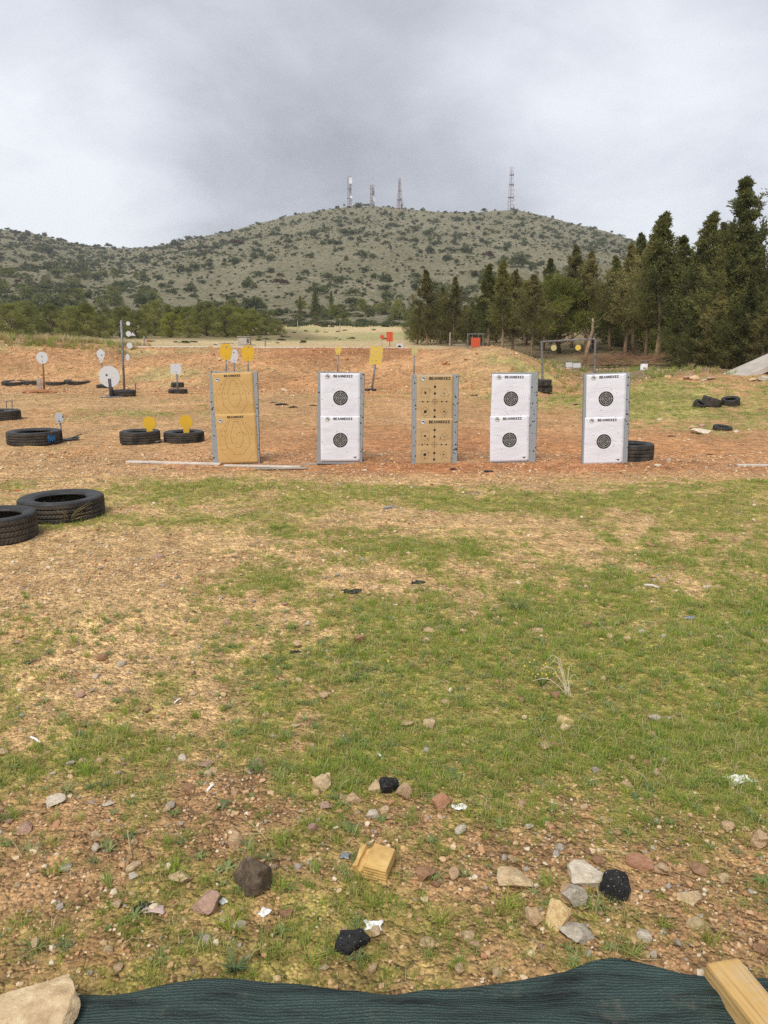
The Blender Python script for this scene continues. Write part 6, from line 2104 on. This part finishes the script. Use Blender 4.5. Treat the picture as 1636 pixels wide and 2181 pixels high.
for a, b in zip(x, y):
    kd, lab = gm[int(rng.choice(6, p=wts))]
    s = float(np.clip(0.0185 * math.exp(rng.normal(0, .42)), .009, .042)) * (1 + 0.1 * b)
    o = link('pebble', pm[kd][int(rng.integers(0, 3))], None, (a, b, h1(a, b) - 0.15 * s), (rng.normal(0, .2), rng.normal(0, .2), rng.uniform(0, 6.28)), (s * rng.uniform(.9, 1.4), s * rng.uniform(.8, 1.1), s * rng.uniform(.5, .85)))
    row_ = 'just above the net' if b < 1.95 else ('level with the broken brick' if b < 2.3 else ('round the upper asphalt lump' if b < 2.7 else 'in the thin mid grass'))
    u_ = a / b
    col_ = 'at far left' if u_ < -.3 else ('left of centre' if u_ < -.1 else ('near centre' if u_ < .1 else ('right of centre' if u_ < .3 else 'at far right')))
    tag(o, 'small %s pebble lying %s, %s' % (kd, row_, col_), 'pebble', '%s pebbles %s, %s' % (kd, row_, col_))

# litter
M_litter = mat_mottled('white_litter', (0.74, 0.73, 0.70), (0.84, 0.83, 0.80), 30, .8)
M_rubberscrap = mat_mottled('rubber_scrap', (0.015, 0.015, 0.016), (0.05, 0.05, 0.05), 30, .6)
M_greylit = mat_mottled('grey_plastic', (0.16, 0.18, 0.20), (0.28, 0.30, 0.33), 30, .6)
M_pinkpl = mat_mottled('pink_plastic', (0.42, 0.30, 0.27), (0.52, 0.40, 0.36), 12, .7)


def crumple(name, px, py, wpx, dpx, mat, label, cat, seed, up=0.35, n=9):
    p = hit(px, py); k = mpx(p); r = random.Random(seed)
    w_ = wpx * k; dd = w_ * dpx
    V = []
    for j in range(n):
        for i in range(n):
            u, v = i / (n - 1) - .5, j / (n - 1) - .5
            rag = 1 + .25 * math.sin(7 * u + 5 * v + seed) * (abs(u) + abs(v))
            V.append((u * w_ * rag + r.uniform(-.03, .03) * w_, v * dd * rag + r.uniform(-.05, .05) * dd, .004 + abs(r.gauss(0, .4)) * up * w_ * .5 * (1 - abs(u))))
    I = np.arange(n * n).reshape(n, n)
    Fq = np.stack([I[:-1, :-1].ravel(), I[:-1, 1:].ravel(), I[1:, 1:].ravel(), I[1:, :-1].ravel()], 1)
    o = link(name, np_mesh(name, V, Fq, mat), None, (p[0], p[1], p[2]), (0, 0, r.uniform(-.5, .5)))
    o.modifiers.new('thickness', 'SOLIDIFY').thickness = .0015
    return tag(o, label, cat)


crumple('paper_scrap', 1573, 1662, 58, .55, M_litter, 'torn crumpled white paper in the grass at the right', 'paper scrap', 1, .25)
crumple('paper_scrap', 796, 1974, 36, .7, M_litter, 'white torn scrap lying on gravel above the lowest asphalt lump', 'paper scrap', 2, .3)
crumple('paper_scrap', 563, 1946, 20, 1.2, M_litter, 'small white scrap left of the brown gravel stone', 'paper scrap', 3, .4)
crumple('paper_scrap', 978, 1722, 30, .6, M_litter, 'crumpled white scrap right of the flat rusty-tan stone', 'paper scrap', 4, .4)
crumple('paper_scrap', 476, 1922, 16, 1, M_litter, 'tiny white scrap touching the pinkish blocky stone', 'paper scrap', 5, .4)
crumple('plastic_piece', 330, 1938, 42, .6, M_pinkpl, 'dull pink plastic fragment on a black one at lower left', 'plastic piece', 6, .2)
crumple('plastic_piece', 306, 1934, 32, .8, M_rubberscrap, 'black plastic fragment under the dull pink one', 'plastic piece', 7, .3)
crumple('plastic_piece', 735, 1826, 20, .9, M_greylit, 'blue-grey crumpled foil above left of the broken brick', 'foil', 8, .9)
crumple('rubber_scrap', 748, 1262, 38, .5, M_rubberscrap, 'black rubber scrap in mid field, between two small stones', 'rubber scrap', 9, .35)
crumple('rubber_scrap', 890, 1242, 30, .5, M_rubberscrap, 'black rubber scrap in mid field, right of the other one', 'rubber scrap', 10, .3)
crumple('rubber_scrap', 1470, 1318, 24, .6, M_greylit, 'dark grey scrap in the grass at middle right', 'rubber scrap', 11, .5)
crumple('rubber_scrap', 830, 1082, 26, .5, M_greylit, 'grey scrap below the gap between second and third boards', 'rubber scrap', 12, .3)
crumple('rubber_scrap', 628, 1390, 22, .4, M_rubberscrap, 'black rubber scrap in the grass left of the brown cracked stone', 'rubber scrap', 13, .3)
crumple('red_shell', 36, 1046, 12, .5, mat_mottled('red_plastic', (.55, .03, .02), (.7, .05, .03), 20, .5), 'tiny red plastic bit on the ground above the big tyres', 'plastic piece', 14, .4)
for i, (px, py, wpx) in enumerate([(600, 862, 26), (624, 868, 18), (585, 858, 14), (667, 864, 14), (1430, 930, 14), (1512, 968, 12), (1040, 1005, 20), (1012, 843, 16), (1228, 862, 14), (965, 1000, 14)]):
    crumple('rubber_scrap', px, py, wpx, .8, M_rubberscrap, ['largest black shred on the soil behind the first gap', 'black shred right of the largest one behind the first gap', 'black shred left of the largest one behind the first gap', 'black shred at the left side of the second board',
            'black shred on the right slope below the bank', 'black shred right of the muddy tyre', 'dark shred at the foot of the fourth board', 'black shred between the third and fourth boards', 'dark shred left of the rightmost board', 'dark shred at the foot of the brown board'][i], 'rubber scrap', 30 + i, .4)
def stick(px, py, px2, py2, r, mat, label, name, cat):
    a, b = hit(px, py), hit(px2, py2)
    d_ = b - a; l = float(np.linalg.norm(d_))
    mb = MB(); mb.path([(0, 0, r * .8), tuple(d_ * .5 + np.array([0, 0, r * 1.6])), tuple(d_ + np.array([0, 0, r * .8]))], [r, r * .95, r * .9], 8)
    o = mb.build(name, mat, None, smooth=False, loc=a); return tag(o, label, cat)
stick(441, 1687, 455, 1673, .0045, M_litter, 'white cigarette end lying in the mossy grass at left', 'cigarette_end', 'cigarette end')
stick(804, 1606, 815, 1618, .0042, M_litter, 'white cigarette end above the upper asphalt lump', 'cigarette_end', 'cigarette end')
stick(66, 1571, 86, 1583, .0042, M_litter, 'white cigarette end on the bare soil near the left edge', 'cigarette_end', 'cigarette end')
stick(372, 1498, 384, 1490, .004, M_litter, 'white cigarette end at the edge of the left gravel', 'cigarette_end', 'cigarette end')
stick(1372, 1248, 1404, 1254, .009, M_palewood, 'pale stick lying on the bare earth at middle right', 'stick', 'stick')
# dry weed with bent pale stalks and a few yellow flowers
p = hit(1206, 1482)
o = thing('dry_weed', 'pale dry bent weed standing in the right-hand grass', 'weed', p)
M_straw = mat_mottled('straw', (0.52, 0.44, 0.30), (0.66, 0.58, 0.44), 20)
r = random.Random(4)
for i, (dx, h_) in enumerate(((-.055, .20), (-.05, .17), (-.02, .13), (.03, .10), (-.09, .08), (-.04, .19), (.015, .15), (-.075, .14))):
    mb = MB(); mb.path([(0.004 * i, 0, -.01), (dx * .35, 0.01, h_ * .5), (dx * .8, .02, h_ * .9), (dx * 1.25, .02, h_ * .97), (dx * 1.7, .02, h_ * .82)], [.0020, .0018, .0015, .0013, .0007], 5); mb.build('stalk', M_straw, o)
p = hit(1155, 1462)
o = thing('flowering_weed', 'dark bushy weed with tiny yellow flowers beside the dry weed', 'weed', p)
mb = MB(); fl = MB()
for i in range(26):
    a = r.uniform(0, 6.28); l = r.uniform(.05, .15); q = (math.cos(a) * l * .7, math.sin(a) * l * .5, l * .8)
    mb.path([(0, 0, 0), (q[0] * .5, q[1] * .5, q[2] * .6), q], [.0016, .0013, .0008], 4)
    if r.random() < .6: fl.box((q[0], q[1], q[2] + .002), (.006, .006, .005))
mb.build('stems', M_weed, o)['kind'] = 'stuff'; fl.build('flowers', mat_mottled('yellow_flower', (.65, .5, .05), (.75, .6, .1), 20), o)['kind'] = 'stuff'
for px, py, s, lab in ((1100, 1300, .09, 'low dark green weed tuft at middle right'), (500, 2070, .042, 'low bushy weed with buds behind the net, left of centre'), (150, 1112, .16, 'pale weed sprouting in front of the large tyre')):
    p = hit(px, py); o = thing('weed_tuft', lab, 'weed', p)
    mb = MB()
    for i in range(60):
        a = r.uniform(0, 6.28); l = s * r.uniform(.5, 1.5); q = (math.cos(a) * l * .9, math.sin(a) * l * .7, l * r.uniform(.3, .9)); 
        mb.path([(0, 0, 0), (q[0] * .5, q[1] * .5, q[2] * .7), q], [.002, .0018, .0006], 4)
    mb.build('stems', M_dry if 'pale' in lab else M_weed, o)['kind'] = 'stuff'

# ------------------------------------------------------------------ air
ztop = max(hV[:, 2].max(), 0) + 31.0
zlow = min(hV[:, 2].min(), gV[:, 2].min(), 0.0) - 1.0
hm = MB(); hm.box((0, 370, (ztop + zlow) / 2), (1180, 840, ztop - zlow))
haze = hm.build('haze', None)
mh = bpy.data.materials.new('haze')
mh.use_nodes = True
th = mh.node_tree
th.nodes.clear()
pv = N(th, 'ShaderNodeVolumePrincipled')
pv.inputs['Color'].default_value = (0.86, 0.90, 0.97, 1)
pv.inputs['Density'].default_value = 0.00028
pv.inputs['Anisotropy'].default_value = 0.0
oh = N(th, 'ShaderNodeOutputMaterial')
L(th, pv.outputs[0], oh.inputs['Volume'])
haze.data.materials.append(mh)
tag(haze, 'thin pale haze in the air over the range and the hill', 'haze', kind='stuff')
